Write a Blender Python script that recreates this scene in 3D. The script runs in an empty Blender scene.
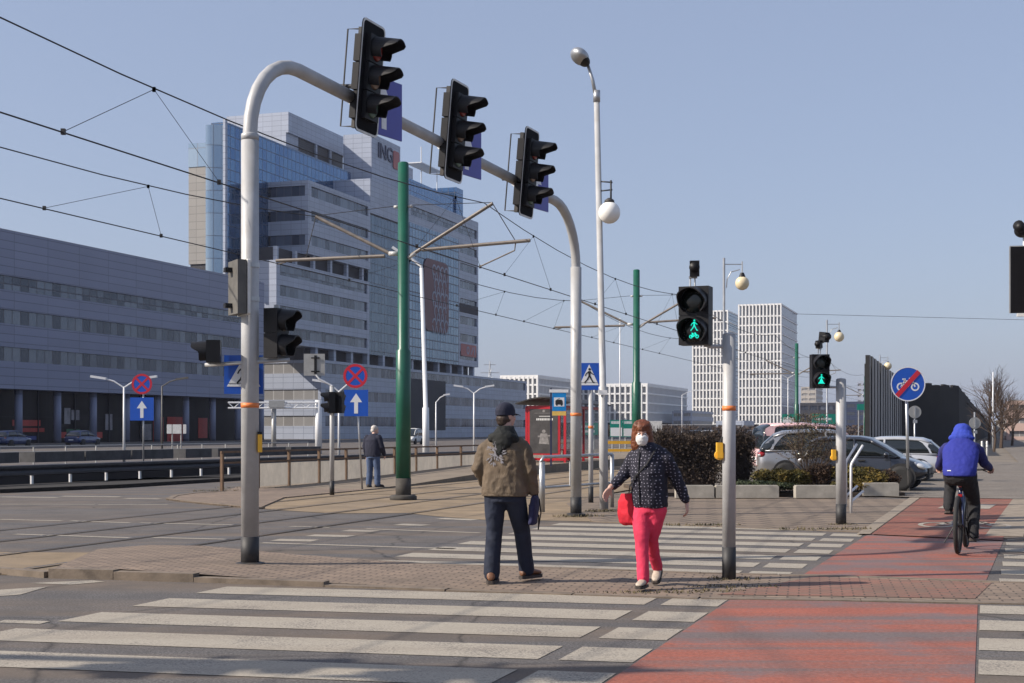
import bpy, math, random
import numpy as np
from mathutils import Vector, Matrix, Euler, noise as mnoise
random.seed(7)
R = math.radians
scene = bpy.context.scene
col = scene.collection
F_PX, CAM_H, HOR = 1400.0, 1.55, 430.0

# ---------------------------------------------------------------- placing
def G(px, py, z=0.0):
    Y = (CAM_H - z) * F_PX / (py - HOR)
    return ((px - 512) / F_PX * Y, Y)
US = Vector((0.320, 0.9474)); UT = Vector((0.9474, -0.320))      # street direction and its right-hand normal
def ST(r, s):
    v = UT * r + US * s
    return (v.x, v.y)
STREET = math.atan2(US.y, US.x) - math.pi / 2                     # rotz that turns local +Y onto the street direction

# ---------------------------------------------------------------- mesh builder
class MB:
    def __init__(s): s.v = []; s.f = []; s.m = []; s.uv = []
    def face(s, pts, m=0, uv=None):
        i = len(s.v); s.v += [tuple(p) for p in pts]
        s.f.append(tuple(range(i, i + len(pts)))); s.m.append(m)
        s.uv.append(uv if uv else [(0, 0)] * len(pts))
    def grid(s, rings, m=0, closed=True, cap=True):
        n = len(rings[0]); i = len(s.v)
        for r in rings: s.v += [tuple(p) for p in r]
        for a in range(len(rings) - 1):
            for b in range(n if closed else n - 1):
                c = (b + 1) % n
                s.f.append((i + a*n + b, i + a*n + c, i + (a+1)*n + c, i + (a+1)*n + b)); s.m.append(m)
                s.uv.append([(b/n, a), ((b+1)/n, a), ((b+1)/n, a+1), (b/n, a+1)])
        if cap:
            s.f.append(tuple(i + b for b in reversed(range(n)))); s.m.append(m); s.uv.append([(0, 0)]*n)
            k = i + (len(rings)-1)*n
            s.f.append(tuple(k + b for b in range(n))); s.m.append(m); s.uv.append([(0, 0)]*n)
    def box(s, c, d, rz=0, m=0, rx=0, ry=0):
        cx, cy, cz = c; hx, hy, hz = d[0]/2, d[1]/2, d[2]/2
        M = Euler((rx, ry, rz)).to_matrix() if (rz or rx or ry) else None
        def P(x, y, z):
            v = Vector((x, y, z))
            if M: v = M @ v
            return (v.x + cx, v.y + cy, v.z + cz)
        u0, v0 = cx, cz
        q = [((-hx,-hy,-hz),(hx,-hy,-hz),(hx,-hy,hz),(-hx,-hy,hz)), ((hx,hy,-hz),(-hx,hy,-hz),(-hx,hy,hz),(hx,hy,hz)),
             ((-hx,hy,-hz),(-hx,-hy,-hz),(-hx,-hy,hz),(-hx,hy,hz)), ((hx,-hy,-hz),(hx,hy,-hz),(hx,hy,hz),(hx,-hy,hz)),
             ((-hx,-hy,hz),(hx,-hy,hz),(hx,hy,hz),(-hx,hy,hz)), ((-hx,hy,-hz),(hx,hy,-hz),(hx,-hy,-hz),(-hx,-hy,-hz))]
        for k, f in enumerate(q):
            if k < 2: uv = [(p[0]+cx, p[2]+cz) for p in f]
            elif k < 4: uv = [(p[1]+cy, p[2]+cz) for p in f]
            else: uv = [(p[0]+cx, p[1]+cy) for p in f]
            s.face([P(*p) for p in f], m, uv)
    def span(s, x0, x1, y0, y1, z0, z1, m=0):
        s.box(((x0+x1)/2, (y0+y1)/2, (z0+z1)/2), (x1-x0, y1-y0, z1-z0), m=m)
    def prism(s, poly, z0, z1, m=0):
        n = len(poly)
        a = sum(poly[i][0]*poly[(i+1) % n][1] - poly[(i+1) % n][0]*poly[i][1] for i in range(n))
        if a < 0: poly = poly[::-1]
        s.face([(x, y, z1) for x, y in poly], m, [(x, y) for x, y in poly])
        s.face([(x, y, z0) for x, y in reversed(poly)], m, [(x, y) for x, y in reversed(poly)])
        L = 0
        for i in range(n):
            p, q = poly[i], poly[(i+1) % n]; d = math.dist(p, q)
            s.face([(*p, z0), (*q, z0), (*q, z1), (*p, z1)], m, [(L, z0), (L+d, z0), (L+d, z1), (L, z1)]); L += d
    def tube(s, pts, r, n=12, m=0, caps=False, sx=1.0):
        pts = [Vector(p) for p in pts]; N = len(pts)
        rad = list(r) if isinstance(r, (list, tuple)) else [r]*N
        if caps:
            d0 = (pts[0]-pts[1]).normalized(); d1 = (pts[-1]-pts[-2]).normalized()
            e0 = [(pts[0] + d0*rad[0]*math.sin(a), rad[0]*math.cos(a)) for a in (1.45, 1.05, .6)]
            e1 = [(pts[-1] + d1*rad[-1]*math.sin(a), rad[-1]*math.cos(a)) for a in (.6, 1.05, 1.45)]
            P2 = [e[0] for e in e0] + pts + [e[0] for e in e1]
            rad = [e[1] for e in e0] + rad + [e[1] for e in e1]; pts = P2; N = len(pts)
        T = [(pts[min(i+1, N-1)] - pts[max(i-1, 0)]).normalized() for i in range(N)]
        up = Vector((0, 0, 1)) if abs(T[0].z) < .9 else Vector((0, 1, 0))
        nrm = (up - T[0]*up.dot(T[0])).normalized(); rings = []
        for i in range(N):
            nrm = nrm - T[i]*nrm.dot(T[i])
            if nrm.length < 1e-5: nrm = T[i].orthogonal()
            nrm.normalize(); b = T[i].cross(nrm)
            rings.append([pts[i] + (nrm*math.cos(2*math.pi*k/n) + b*math.sin(2*math.pi*k/n)*sx)*rad[i] for k in range(n)])
        s.grid(rings, m)
    def lathe(s, prof, n=24, c=(0, 0, 0), m=0, axis='Z'):
        rings = []
        for r, h in prof:
            ring = []
            for k in range(n):
                a = 2*math.pi*k/n; x, y = r*math.cos(a), r*math.sin(a)
                p = (x, y, h) if axis == 'Z' else ((x, -h, y) if axis == 'Y' else (h, x, y))
                ring.append((p[0]+c[0], p[1]+c[1], p[2]+c[2]))
            rings.append(ring)
        s.grid(rings, m)
    def ell(s, c, r, n=16, k=10, m=0, rot=None):
        if not isinstance(r, (tuple, list)): r = (r, r, r)
        M = Euler(rot).to_matrix() if rot else None; rings = []
        for j in range(k+1):
            t = -math.pi/2 + math.pi*j/k; t = max(-1.55, min(1.55, t))
            ring = []
            for i in range(n):
                a = 2*math.pi*i/n
                v = Vector((r[0]*math.cos(t)*math.cos(a), r[1]*math.cos(t)*math.sin(a), r[2]*math.sin(t)))
                if M: v = M @ v
                ring.append((v.x+c[0], v.y+c[1], v.z+c[2]))
            rings.append(ring)
        s.grid(rings, m)
    def torso(s, rings, n=20, m=0, pw=2.0):
        out = []
        for cx, cy, cz, rx, ry in rings:
            ring = []
            for k in range(n):
                a = 2*math.pi*k/n; c, d = math.cos(a), math.sin(a)
                ring.append((cx + rx*math.copysign(abs(c)**(2/pw), c), cy + ry*math.copysign(abs(d)**(2/pw), d), cz))
            out.append(ring)
        s.grid(out, m)
    # flat graphics in the XZ plane, facing -Y
    def plate(s, pts, y, t=.003, m=0):
        n = len(pts)
        a = sum(pts[i][0]*pts[(i+1) % n][1] - pts[(i+1) % n][0]*pts[i][1] for i in range(n))
        if a < 0: pts = pts[::-1]
        s.face([(x, y-t, z) for x, z in pts], m, [(x, z) for x, z in pts])
        for i in range(n):
            p, q = pts[i], pts[(i+1) % n]
            s.face([(q[0], y-t, q[1]), (p[0], y-t, p[1]), (p[0], y, p[1]), (q[0], y, q[1])], m)
    def stroke(s, p, q, w, y, t=.003, m=0):
        p, q = Vector(p), Vector(q); d = (q-p).normalized(); k = Vector((-d.y, d.x))*w/2
        s.plate([tuple(p-k), tuple(q-k), tuple(q+k), tuple(p+k)], y, t, m)
    def disc(s, c, r, y, t=.003, n=32, m=0, sz=1.0):
        s.plate([(c[0]+r*math.cos(2*math.pi*i/n), c[1]+r*sz*math.sin(2*math.pi*i/n)) for i in range(n)], y, t, m)
    def ring(s, c, r0, r1, y, t=.003, n=36, m=0, a0=0, a1=2*math.pi):
        for i in range(n):
            a, b = a0+(a1-a0)*i/n, a0+(a1-a0)*(i+1)/n
            s.plate([(c[0]+r0*math.cos(a), c[1]+r0*math.sin(a)), (c[0]+r1*math.cos(a), c[1]+r1*math.sin(a)),
                     (c[0]+r1*math.cos(b), c[1]+r1*math.sin(b)), (c[0]+r0*math.cos(b), c[1]+r0*math.sin(b))], y, t, m)
    def hood(s, c, r, L0, L1, y, a0=-40, a1=220, n=20, t=.012, m=0):
        # visor: an open shell round a lens, longest at the top, pointing to -Y
        for i in range(n):
            A, B = R(a0+(a1-a0)*i/n), R(a0+(a1-a0)*(i+1)/n)
            def pt(a, rr, end):
                k = max(0.0, math.sin(a))
                L = (L0 + (L1-L0)*min(1, k*1.7+.15)) if end else 0
                return (c[0]+rr*math.cos(a), y-L, c[1]+rr*math.sin(a) - L*.10)
            for rr, fl in ((r, 1), (r-t, 0)):
                q = [pt(A, rr, 0), pt(B, rr, 0), pt(B, rr, 1), pt(A, rr, 1)]
                s.face(q if not fl else q[::-1], m)
            s.face([pt(A, r, 1), pt(B, r, 1), pt(B, r-t, 1), pt(A, r-t, 1)], m)
        for a in (R(a0), R(a1)):
            s.face([pt(a, r, 0), pt(a, r, 1), pt(a, r-t, 1), pt(a, r-t, 0)], m)
    def mesh(s, name, smooth=False):
        me = bpy.data.meshes.new(name)
        me.from_pydata(s.v, [], s.f)
        uvl = me.uv_layers.new(name='UVMap')
        flat = [c for f in s.uv for p in f for c in p]
        uvl.data.foreach_set('uv', flat)
        me.polygons.foreach_set('material_index', s.m)
        if smooth: me.polygons.foreach_set('use_smooth', [True]*len(s.f))
        return me

def link(name, me, mats, parent=None):
    for mt in (mats if isinstance(mats, (list, tuple)) else [mats]): me.materials.append(mt)
    o = bpy.data.objects.new(name, me); col.objects.link(o)
    if parent: o.parent = parent
    return o
def part(name, mb, mats, parent, smooth=False, label=None, loc=None):
    o = link(name, mb.mesh(name, smooth) if isinstance(mb, MB) else mb, mats, parent)
    if label: o['label'] = label
    if loc: o.location = loc
    return o
def tag(o, label, cat, group=None):
    o['label'] = label; o['category'] = cat
    if group: o['group'] = group
    return o
def thing(name, label, cat, loc=(0, 0, 0), rz=0, group=None):
    o = bpy.data.objects.new(name, None); col.objects.link(o); o.empty_display_size = .2
    o.location = loc if len(loc) == 3 else (*loc, 0); o.rotation_euler = (0, 0, rz)
    return tag(o, label, cat, group)
def solo(name, mb, mats, label, cat, loc=(0, 0, 0), rz=0, group=None, smooth=False):
    o = link(name, mb.mesh(name, smooth), mats); o.location = loc; o.rotation_euler = (0, 0, rz)
    return tag(o, label, cat, group)
def struct(name, mb, mats, kind='structure'):
    o = link(name, mb.mesh(name), mats); o['kind'] = kind; return o
CH = {}
def dup(o, parent=None):
    c = o.copy(); col.objects.link(c)
    if parent: c.parent = parent
    for ch in [x for x in col.objects if x.parent == o]: dup(ch, c)
    return c
def place(o, loc, rz, label, group=None):
    o.location = loc if len(loc) == 3 else (*loc, 0); o.rotation_euler = (0, 0, rz); o['label'] = label
    if group: o['group'] = group
    return o
def text(name, s, size, mat, parent, loc, rot=(math.pi/2, 0, 0), ext=.003, bold=0.0, align='CENTER'):
    c = bpy.data.curves.new(name, 'FONT'); c.body = s; c.size = size; c.extrude = ext; c.offset = bold
    c.align_x = align; c.align_y = 'CENTER'; c.resolution_u = 3
    tmp = bpy.data.objects.new(name, c); col.objects.link(tmp); dg = bpy.context.evaluated_depsgraph_get()
    me = bpy.data.meshes.new_from_object(tmp.evaluated_get(dg)); bpy.data.objects.remove(tmp); me.materials.clear(); me.materials.append(mat)
    o = bpy.data.objects.new(name, me); col.objects.link(o)
    o.parent = parent; o.location = loc; o.rotation_euler = rot
    return o

# ---------------------------------------------------------------- materials
class NT:
    def __init__(s, name):
        s.mat = bpy.data.materials.new(name); s.mat.use_nodes = True
        s.t = s.mat.node_tree; s.t.nodes.clear()
        s.out = s.t.nodes.new('ShaderNodeOutputMaterial'); s.b = s.n('ShaderNodeBsdfPrincipled')
        s.l(s.b.outputs[0], s.out.inputs['Surface'])
    def n(s, t, **k):
        x = s.t.nodes.new(t)
        for a, b in k.items(): setattr(x, a, b)
        return x
    def l(s, a, b): s.t.links.new(a, b)
    def set(s, nm, v): s.b.inputs[nm].default_value = v
    def coord(s, kind='Object', scale=(1, 1, 1), rz=0):
        if kind == 'Position': g = s.n('ShaderNodeNewGeometry').outputs['Position']
        else: g = s.n('ShaderNodeTexCoord').outputs[kind]
        m = s.n('ShaderNodeMapping'); s.l(g, m.inputs['Vector'])
        m.inputs['Scale'].default_value = scale; m.inputs['Rotation'].default_value = (0, 0, rz)
        return m.outputs[0]
    def noise(s, vec, scale, detail=3, rough=.6, dist=0):
        x = s.n('ShaderNodeTexNoise'); s.l(vec, x.inputs['Vector'])
        x.inputs['Scale'].default_value = scale; x.inputs['Detail'].default_value = detail
        x.inputs['Roughness'].default_value = rough; x.inputs['Distortion'].default_value = dist
        return x.outputs['Fac']
    def ramp(s, fac, stops):
        x = s.n('ShaderNodeValToRGB'); s.l(fac, x.inputs[0]); e = x.color_ramp.elements
        while len(e) < len(stops): e.new(.5)
        for k, (p, c) in enumerate(stops):
            e[k].position = p; e[k].color = (*c, 1) if len(c) == 3 else c
        return x.outputs[0]
    def mix(s, fac, a, b, mode='MIX'):
        x = s.n('ShaderNodeMix', data_type='RGBA', blend_type=mode)
        if hasattr(fac, 'links'): s.l(fac, x.inputs[0])
        else: x.inputs[0].default_value = fac
        for v, i in ((a, 6), (b, 7)):
            if hasattr(v, 'links'): s.l(v, x.inputs[i])
            else: x.inputs[i].default_value = (*v, 1)
        return x.outputs[2]
    def math(s, op, a, b=0):
        x = s.n('ShaderNodeMath', operation=op)
        for v, i in ((a, 0), (b, 1)):
            if hasattr(v, 'links'): s.l(v, x.inputs[i])
            else: x.inputs[i].default_value = v
        return x.outputs[0]
    def bump(s, h, strength=.3, dist=.01):
        x = s.n('ShaderNodeBump'); s.l(h, x.inputs['Height'])
        x.inputs['Strength'].default_value = strength; x.inputs['Distance'].default_value = dist
        s.l(x.outputs[0], s.b.inputs['Normal'])
    def color(s, c):
        if hasattr(c, 'links'): s.l(c, s.b.inputs['Base Color'])
        else: s.b.inputs['Base Color'].default_value = (*c, 1)
    def brick(s, vec, c1, c2, mo, w, h, mort=.01, offset=.5, freq=2, bias=0):
        x = s.n('ShaderNodeTexBrick'); s.l(vec, x.inputs['Vector']); x.offset = offset; x.offset_frequency = freq; x.squash = 1
        for k, v in (('Color1', c1), ('Color2', c2), ('Mortar', mo)): x.inputs[k].default_value = (*v, 1)
        for k, v in (('Scale', 1), ('Mortar Size', mort), ('Mortar Smooth', .1), ('Bias', bias), ('Brick Width', w), ('Row Height', h)): x.inputs[k].default_value = v
        return x
def sc(c, k): return tuple(min(1, x*k) for x in c)
def pm(name, c, rough=.55, metal=0, var=.18, scale=6, bump=0, bscale=40, spec=None, coat=0, dirt=None):
    t = NT(name); v = t.coord('Object')
    f = t.noise(v, scale, 4, .65)
    cc = t.ramp(f, [(.25, sc(c, 1-var)), (.75, sc(c, 1+var))])
    if dirt:
        g = t.noise(v, scale*.35, 5, .7)
        cc = t.mix(t.ramp(g, [(.5, (0, 0, 0)), (.72, (1, 1, 1))]), cc, dirt)
    t.color(cc); t.set('Roughness', rough); t.set('Metallic', metal)
    if spec is not None: t.set('Specular IOR Level', spec)
    if coat: t.set('Coat Weight', coat); t.set('Coat Roughness', .06)
    if bump: t.bump(t.noise(v, bscale, 3), bump, .01)
    return t.mat
def emit(name, c, e, base=None):
    t = NT(name); t.color(base or c); t.set('Emission Color', (*c, 1)); t.set('Emission Strength', e); t.set('Roughness', .4)
    return t.mat

CROSS = R(-13)       # bearing of the cross street (world x axis turned)
def asphalt(name, base, brown, streak=.6):
    t = NT(name)
    v = t.coord('Position'); vs = t.coord('Position', (.07, 1.3, 1), -CROSS)
    fine = t.noise(v, 48, 4, .8); mid = t.noise(v, 1.1, 5, .7); st = t.noise(vs, 1.0, 3, .6)
    c = t.ramp(fine, [(.36, sc(base, .40)), (.49, sc(base, .95)), (.62, sc(base, 1.9))])
    c = t.mix(t.math('MULTIPLY', t.ramp(st, [(.43, (0, 0, 0)), (.60, (1, 1, 1))]), streak), c, brown)
    c = t.mix(t.math('MULTIPLY', t.ramp(mid, [(.40, (1, 1, 1)), (.58, (0, 0, 0))]), .45), c, sc(base, .62))
    # thin tar seams and cracks
    vo = t.n('ShaderNodeTexVoronoi', feature='DISTANCE_TO_EDGE'); 
    mp = t.n('ShaderNodeMix', data_type='RGBA'); mp.inputs[0].default_value = .25
    t.l(v, mp.inputs[6]); nz = t.n('ShaderNodeTexNoise'); t.l(v, nz.inputs['Vector']); nz.inputs['Scale'].default_value = 1.5
    t.l(nz.outputs['Color'], mp.inputs[7]); t.l(mp.outputs[2], vo.inputs['Vector']); vo.inputs['Scale'].default_value = .28
    cr = t.ramp(vo.outputs['Distance'], [(.0, (1, 1, 1)), (.006, (0, 0, 0))])
    c = t.mix(t.math('MULTIPLY', cr, .55), c, (.012, .012, .013))
    t.color(c); t.set('Roughness', .88); t.set('Specular IOR Level', .3)
    t.bump(fine, .35, .006)
    return t.mat
def paint(name, c, under, wear=.5, streak=False):
    t = NT(name); v = t.coord('Position')
    fine = t.noise(v, 60, 3, .75); big = t.noise(v, 1.6, 4, .6)
    vs = t.coord('Position', (.06, 2.2, 1), -CROSS); st = t.noise(vs, 1.0, 4, .6)
    w = t.math('ADD', t.math('MULTIPLY', fine, .6), t.math('MULTIPLY', big, .35))
    k1, k2 = .07, .08
    if streak: w = t.math('ADD', t.math('ADD', t.math('MULTIPLY', fine, .22), t.math('MULTIPLY', big, .13)), t.math('MULTIPLY', st, .65)); k1, k2 = .055, .055
    fac = t.ramp(w, [(wear-k1, (1, 1, 1)), (wear+k2, (0, 0, 0))])
    cc = t.mix(fac, under, t.ramp(big, [(.3, sc(c, .85)), (.7, sc(c, 1.08))]))
    fac2 = t.ramp(st, [(.42, (0, 0, 0)), (.75, (1, 1, 1))])
    cc = t.mix(t.math('MULTIPLY', fac2, .30), cc, (.17, .125, .09))
    if streak:
        g1 = t.ramp(t.noise(v, 30, 4, .8), [(.38, (.55, .55, .55)), (.62, (1.15, 1.1, 1.05))]); cc = t.mix(.75, cc, g1, 'MULTIPLY')
        pt = t.noise(v, .8, 5, .75); cc = t.mix(t.math('MULTIPLY', t.ramp(pt, [(.50, (0, 0, 0)), (.60, (1, 1, 1))]), .55), cc, under)
        dk = t.noise(t.coord('Position', (.9, .05, 1), -CROSS), 1.6, 3, .6); cc = t.mix(t.math('MULTIPLY', t.ramp(dk, [(.52, (0, 0, 0)), (.66, (1, 1, 1))]), .25), cc, (.06, .045, .045))
        sp = t.noise(v, 110, 2, .6); cc = t.mix(t.math('MULTIPLY', t.ramp(sp, [(.62, (0, 0, 0)), (.68, (1, 1, 1))]), .5), cc, (.30, .26, .23))
    else:
        cc = t.mix(.35, cc, t.ramp(t.noise(v, 26, 4, .8), [(.38, (.6, .6, .6)), (.6, (1.05, 1.05, 1.05))]), 'MULTIPLY')
    t.color(cc); t.set('Roughness', .8); t.bump(fine, .3, .004)
    return t.mat
def pavers(name, c1, c2, mo, w, h, rz, mort=.008, bump=.5):
    t = NT(name); v = t.coord('Position', (1, 1, 1), rz)
    b = t.brick(v, c1, c2, mo, w, h, mort)
    big = t.noise(t.coord('Position'), .9, 5, .7); fine = t.noise(t.coord('Position'), 45, 3, .7)
    c = t.mix(.45, b.outputs['Color'], t.ramp(big, [(.3, (.25, .25, .25)), (.7, (.85, .82, .78))]), 'MULTIPLY')
    c = t.mix(.35, c, t.ramp(fine, [(.3, (.3, .3, .3)), (.7, (1, 1, 1))]), 'MULTIPLY')
    c = t.mix(t.math('MULTIPLY', t.ramp(t.noise(t.coord('Position'), .5, 4, .6), [(.5, (0, 0, 0)), (.7, (1, 1, 1))]), .5), c, (.15, .115, .08))
    t.color(c); t.set('Roughness', .9); t.bump(t.math('ADD', b.outputs['Fac'], t.math('MULTIPLY', fine, -.5)), -bump, .01)
    return t.mat
def cladding(name, c, line, w, h, rough=.45, mort=.03, var=.06, metal=0.0, offset=0.0):
    t = NT(name); v = t.coord('UV')
    b = t.brick(v, sc(c, 1-var), sc(c, 1+var), line, w, h, mort, offset)
    n = t.noise(t.coord('Object', (1, 1, .15)), .25, 4, .6)
    cc = t.mix(.25, b.outputs['Color'], t.ramp(n, [(.3, (.75, .75, .75)), (.7, (1, 1, 1))]), 'MULTIPLY')
    t.color(cc); t.set('Roughness', rough); t.set('Metallic', metal); t.bump(b.outputs['Fac'], -.4, .03)
    return t.mat
def glazing(name, c1, c2, frame, w, h, rough=.08, mort=.05, metal=.0, bias=-.2, offset=0.0, spec=.8, wob=.02):
    t = NT(name); v = t.coord('UV')
    b = t.brick(v, c1, c2, frame, w, h, mort, offset, bias=bias)
    t.color(b.outputs['Color'])
    rr = t.math('ADD', t.math('MULTIPLY', b.outputs['Fac'], .4), rough); t.l(rr, t.b.inputs['Roughness'])
    t.l(t.math('MULTIPLY', t.math('SUBTRACT', 1.0, b.outputs['Fac']), metal), t.b.inputs['Metallic'])
    t.set('Specular IOR Level', spec)
    t.bump(t.noise(t.coord('UV'), .35, 1), wob, 1.0)
    return t.mat

M = {}
M['asphalt'] = asphalt('asphalt', (.102, .096, .094), (.150, .115, .085), .7)
M['asphalt_light'] = asphalt('asphalt_driveway', (.17, .15, .128), (.15, .125, .1), .4)
M['white_paint'] = paint('road_paint_white', (.385, .345, .28), (.105, .095, .088), .53)
M['red_paint'] = paint('cycle_red', (.33, .098, .062), (.135, .105, .108), .505, True)
M['red_pavers'] = pavers('red_pavers', (.36, .115, .07), (.24, .085, .06), (.11, .065, .05), .2, .1, R(-18.7))
M['refuge_red'] = pavers('refuge_red_pavers', (.33, .155, .11), (.25, .155, .115), (.09, .06, .05), .2, .1, R(12))
M['brick'] = pavers('brick_pavers', (.36, .27, .20), (.25, .19, .145), (.09, .068, .054), .2, .1, R(12), .01, .7)
M['slabs'] = pavers('brown_slabs', (.27, .21, .155), (.225, .172, .13), (.09, .07, .055), .5, .5, R(-18.7), .03)
M['platform'] = pavers('platform_slabs', (.30, .245, .18), (.265, .215, .16), (.2, .16, .12), .4, .4, R(-18.7))
M['kerb'] = pm('kerb_concrete', (.23, .19, .145), .9, var=.3, scale=4, bump=.3)
M['ochre'] = pm('ochre_ballast', (.215, .16, .10), .95, var=.35, scale=1.2, bump=.6, bscale=60, dirt=(.19, .15, .11))
M['ground'] = pm('ground_earth', (.16, .135, .105), .95, var=.25, scale=.3, bump=.3, bscale=20)
M['soil'] = pm('soil', (.07, .05, .035), .95, var=.4, scale=8, bump=.8, bscale=30)
M['rail'] = pm('rail_steel', (.12, .10, .09), .4, .8, var=.3)
M['rail_gap'] = pm('rail_groove', (.02, .018, .016), .9)
M['pole_grey'] = pm('pole_grey_paint', (.40, .405, .41), .5, .1, var=.15, scale=3, dirt=(.33, .315, .29))
M['galv'] = pm('galvanised', (.42, .43, .44), .42, .75, var=.15, scale=5)
M['black_band'] = pm('black_band', (.022, .022, .024), .6, dirt=(.07, .06, .05))
M['orange'] = pm('orange_band', (.72, .20, .05), .5)
M['green_pole'] = pm('green_paint', (.008, .088, .055), .38, .0, var=.2, scale=2, dirt=(.02, .09, .06))
M['pole_base'] = pm('dirty_pole_base', (.045, .04, .034), .8, var=.4)
M['black'] = pm('black_plastic', (.010, .010, .012), .5, var=.2, spec=.3)
M['black_matt'] = pm('black_matt', (.007, .007, .009), .85, var=.2, spec=.15)
M['kerb_old'] = pm('old_kerb', (.165, .13, .098), .9, var=.35, scale=5, bump=.4)
M['shaded_soil'] = pm('shaded_soil', (.02, .017, .014), .95, var=.4)  # kerb shadow put into a near-black soil colour
M['back_grey'] = pm('sign_back', (.36, .36, .35), .5, .5, var=.15)
M['edge_white'] = pm('edge_white', (.62, .62, .60), .5)
M['sign_blue'] = pm('sign_blue', (.010, .085, .46), .35, var=.06)
M['sign_blue2'] = pm('sign_violet_blue', (.065, .065, .34), .4, var=.06)
M['sign_white'] = pm('sign_white', (.72, .73, .74), .4, var=.05)
M['sign_red'] = pm('sign_red', (.52, .02, .04), .35, var=.06)
M['sign_black'] = pm('sign_black', (.012, .012, .014), .5)
M['sign_green'] = pm('sign_green', (.0, .21, .155), .4, var=.08)
M['yellow'] = pm('yellow_box', (.78, .42, .03), .4, var=.1)
M['lens_red'] = pm('lens_red_off', (.30, .05, .045), .15)
M['lens_amber'] = pm('lens_amber_off', (.32, .22, .16), .15)
M['lens_green'] = pm('lens_green_off', (.09, .16, .14), .15)
M['lens_dark'] = pm('lens_dark', (.012, .018, .018), .1)
M['lit_green'] = emit('green_led', (.01, .74, .56), .8)
M['globe_white'] = pm('globe_opal', (.80, .79, .75), .2, var=.04)
M['globe_cream'] = pm('globe_yellowed', (.66, .56, .37), .25, var=.1)
M['wire'] = pm('wire_black', (.018, .017, .018), .6)
M['arm'] = pm('bracket_arm', (.15, .13, .115), .6, .2, var=.3)
M['insul'] = pm('insulator', (.45, .45, .44), .3)
M['white_metal'] = pm('white_metal', (.68, .69, .70), .45, .1, var=.06)
M['rusty'] = pm('rusty_brown_rail', (.14, .085, .05), .7, .2, var=.35)
M['concrete'] = pm('concrete', (.34, .315, .27), .9, var=.25, scale=3, bump=.4)
M['shelter_red'] = pm('shelter_red', (.42, .015, .025), .35, var=.1)
M['clad'] = cladding('grey_cladding', (.205, .228, .33), (.115, .125, .18), 6.0, .95, .42, .05)
M['clad_white'] = cladding('white_cladding', (.345, .385, .47), (.185, .21, .275), 1.9, .95, .42, .04)
M['clad_tan'] = cladding('tan_cladding', (.27, .258, .24), (.17, .165, .155), 2.0, 1.25, .5, .05)
M['win'] = glazing('ribbon_window', (.030, .042, .068), (.17, .20, .25), (.05, .052, .07), 1.45, 9, .10, .07, bias=-.2, spec=.6, metal=.35)
M['win_end'] = glazing('ribbon_window_end', (.19, .185, .18), (.26, .255, .25), (.40, .40, .40), 1.9, 9, .3, .06, bias=0)
M['curtain'] = glazing('curtain_wall', (.065, .145, .29), (.10, .20, .34), (.025, .045, .09), 1.5, 1.8, .05, .07, metal=.75, bias=.1)
M['curtain_dark'] = glazing('curtain_wall_dark', (.04, .085, .14), (.09, .15, .21), (.02, .028, .045), 1.5, 1.8, .07, .07, metal=.4, bias=-.2)
M['curtain_light'] = glazing('curtain_wall_light', (.085, .165, .26), (.17, .26, .35), (.02, .035, .065), 1.5, 1.8, .08, .12, metal=.5, bias=-.1)
M['glass_pale'] = glazing('pale_glass', (.30, .40, .50), (.45, .53, .58), (.12, .15, .2), 1.9, 3.6, .08, .06, metal=.6)
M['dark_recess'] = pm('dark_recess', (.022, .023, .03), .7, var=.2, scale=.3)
M['louvre'] = cladding('louvre', (.035, .037, .045), (.012, .012, .016), 40, .4, .5, .08)
M['roof'] = pm('roof_grey', (.28, .28, .28), .8)
M['shop'] = glazing('shopfront', (.005, .005, .007), (.013, .013, .016), (.025, .025, .03), 3.0, 3.1, .4, .08, bias=-.3, spec=.12)
M['fin_white'] = pm('white_fins', (.74, .74, .73), .5, var=.04, scale=.5)
M['fin_grey'] = pm('grey_fins', (.42, .43, .46), .5, var=.08, scale=.3)
M['far_glass'] = glazing('far_glass', (.10, .115, .14), (.19, .20, .21), (.3, .3, .32), 1.35, 3.9, .2, .08)
M['far_side'] = glazing('far_side_glass', (.12, .125, .17), (.17, .175, .22), (.30, .30, .35), 1.6, 3.9, .25, .12)
M['beige'] = cladding('beige_far', (.40, .37, .33), (.25, .24, .22), 3, 3, .8, .1)
M['pinkwall'] = cladding('pink_far', (.50, .36, .31), (.3, .24, .22), 3, 3, .8, .1)
M['barrier'] = cladding('barrier_slats', (.52, .50, .48), (.012, .012, .013), .62, 40, .6, .16, .35)
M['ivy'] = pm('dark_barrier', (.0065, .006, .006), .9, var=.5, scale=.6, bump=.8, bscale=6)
M['acryl'] = None
t = NT('acrylic_panel'); v = t.coord('Object', (1, 1, .5)); f = t.noise(v, 1.4, 5, .7)
cc = t.ramp(f, [(.3, (.40, .38, .35)), (.7, (.62, .59, .54))]); t.color(cc); t.set('Roughness', .4)
tr = t.n('ShaderNodeBsdfTranslucent'); t.l(cc, tr.inputs['Color']); mx = t.n('ShaderNodeMixShader'); mx.inputs[0].default_value = .6
t.l(t.b.outputs[0], mx.inputs[1]); t.l(tr.outputs[0], mx.inputs[2]); tp = t.n('ShaderNodeBsdfTransparent'); m2 = t.n('ShaderNodeMixShader')
t.l(t.ramp(f, [(.3, (.3,)*3), (.7, (.06,)*3)]), m2.inputs[0]); t.l(mx.outputs[0], m2.inputs[1]); t.l(tp.outputs[0], m2.inputs[2]); t.l(m2.outputs[0], t.out.inputs['Surface']); M['acryl'] = t.mat
t = NT('shelter_glass'); t.color((.35, .38, .38)); t.set('Roughness', .08); t.set('Alpha', .3); M['clear'] = t.mat
M['tyre'] = pm('tyre', (.018, .018, .018), .8)
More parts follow.
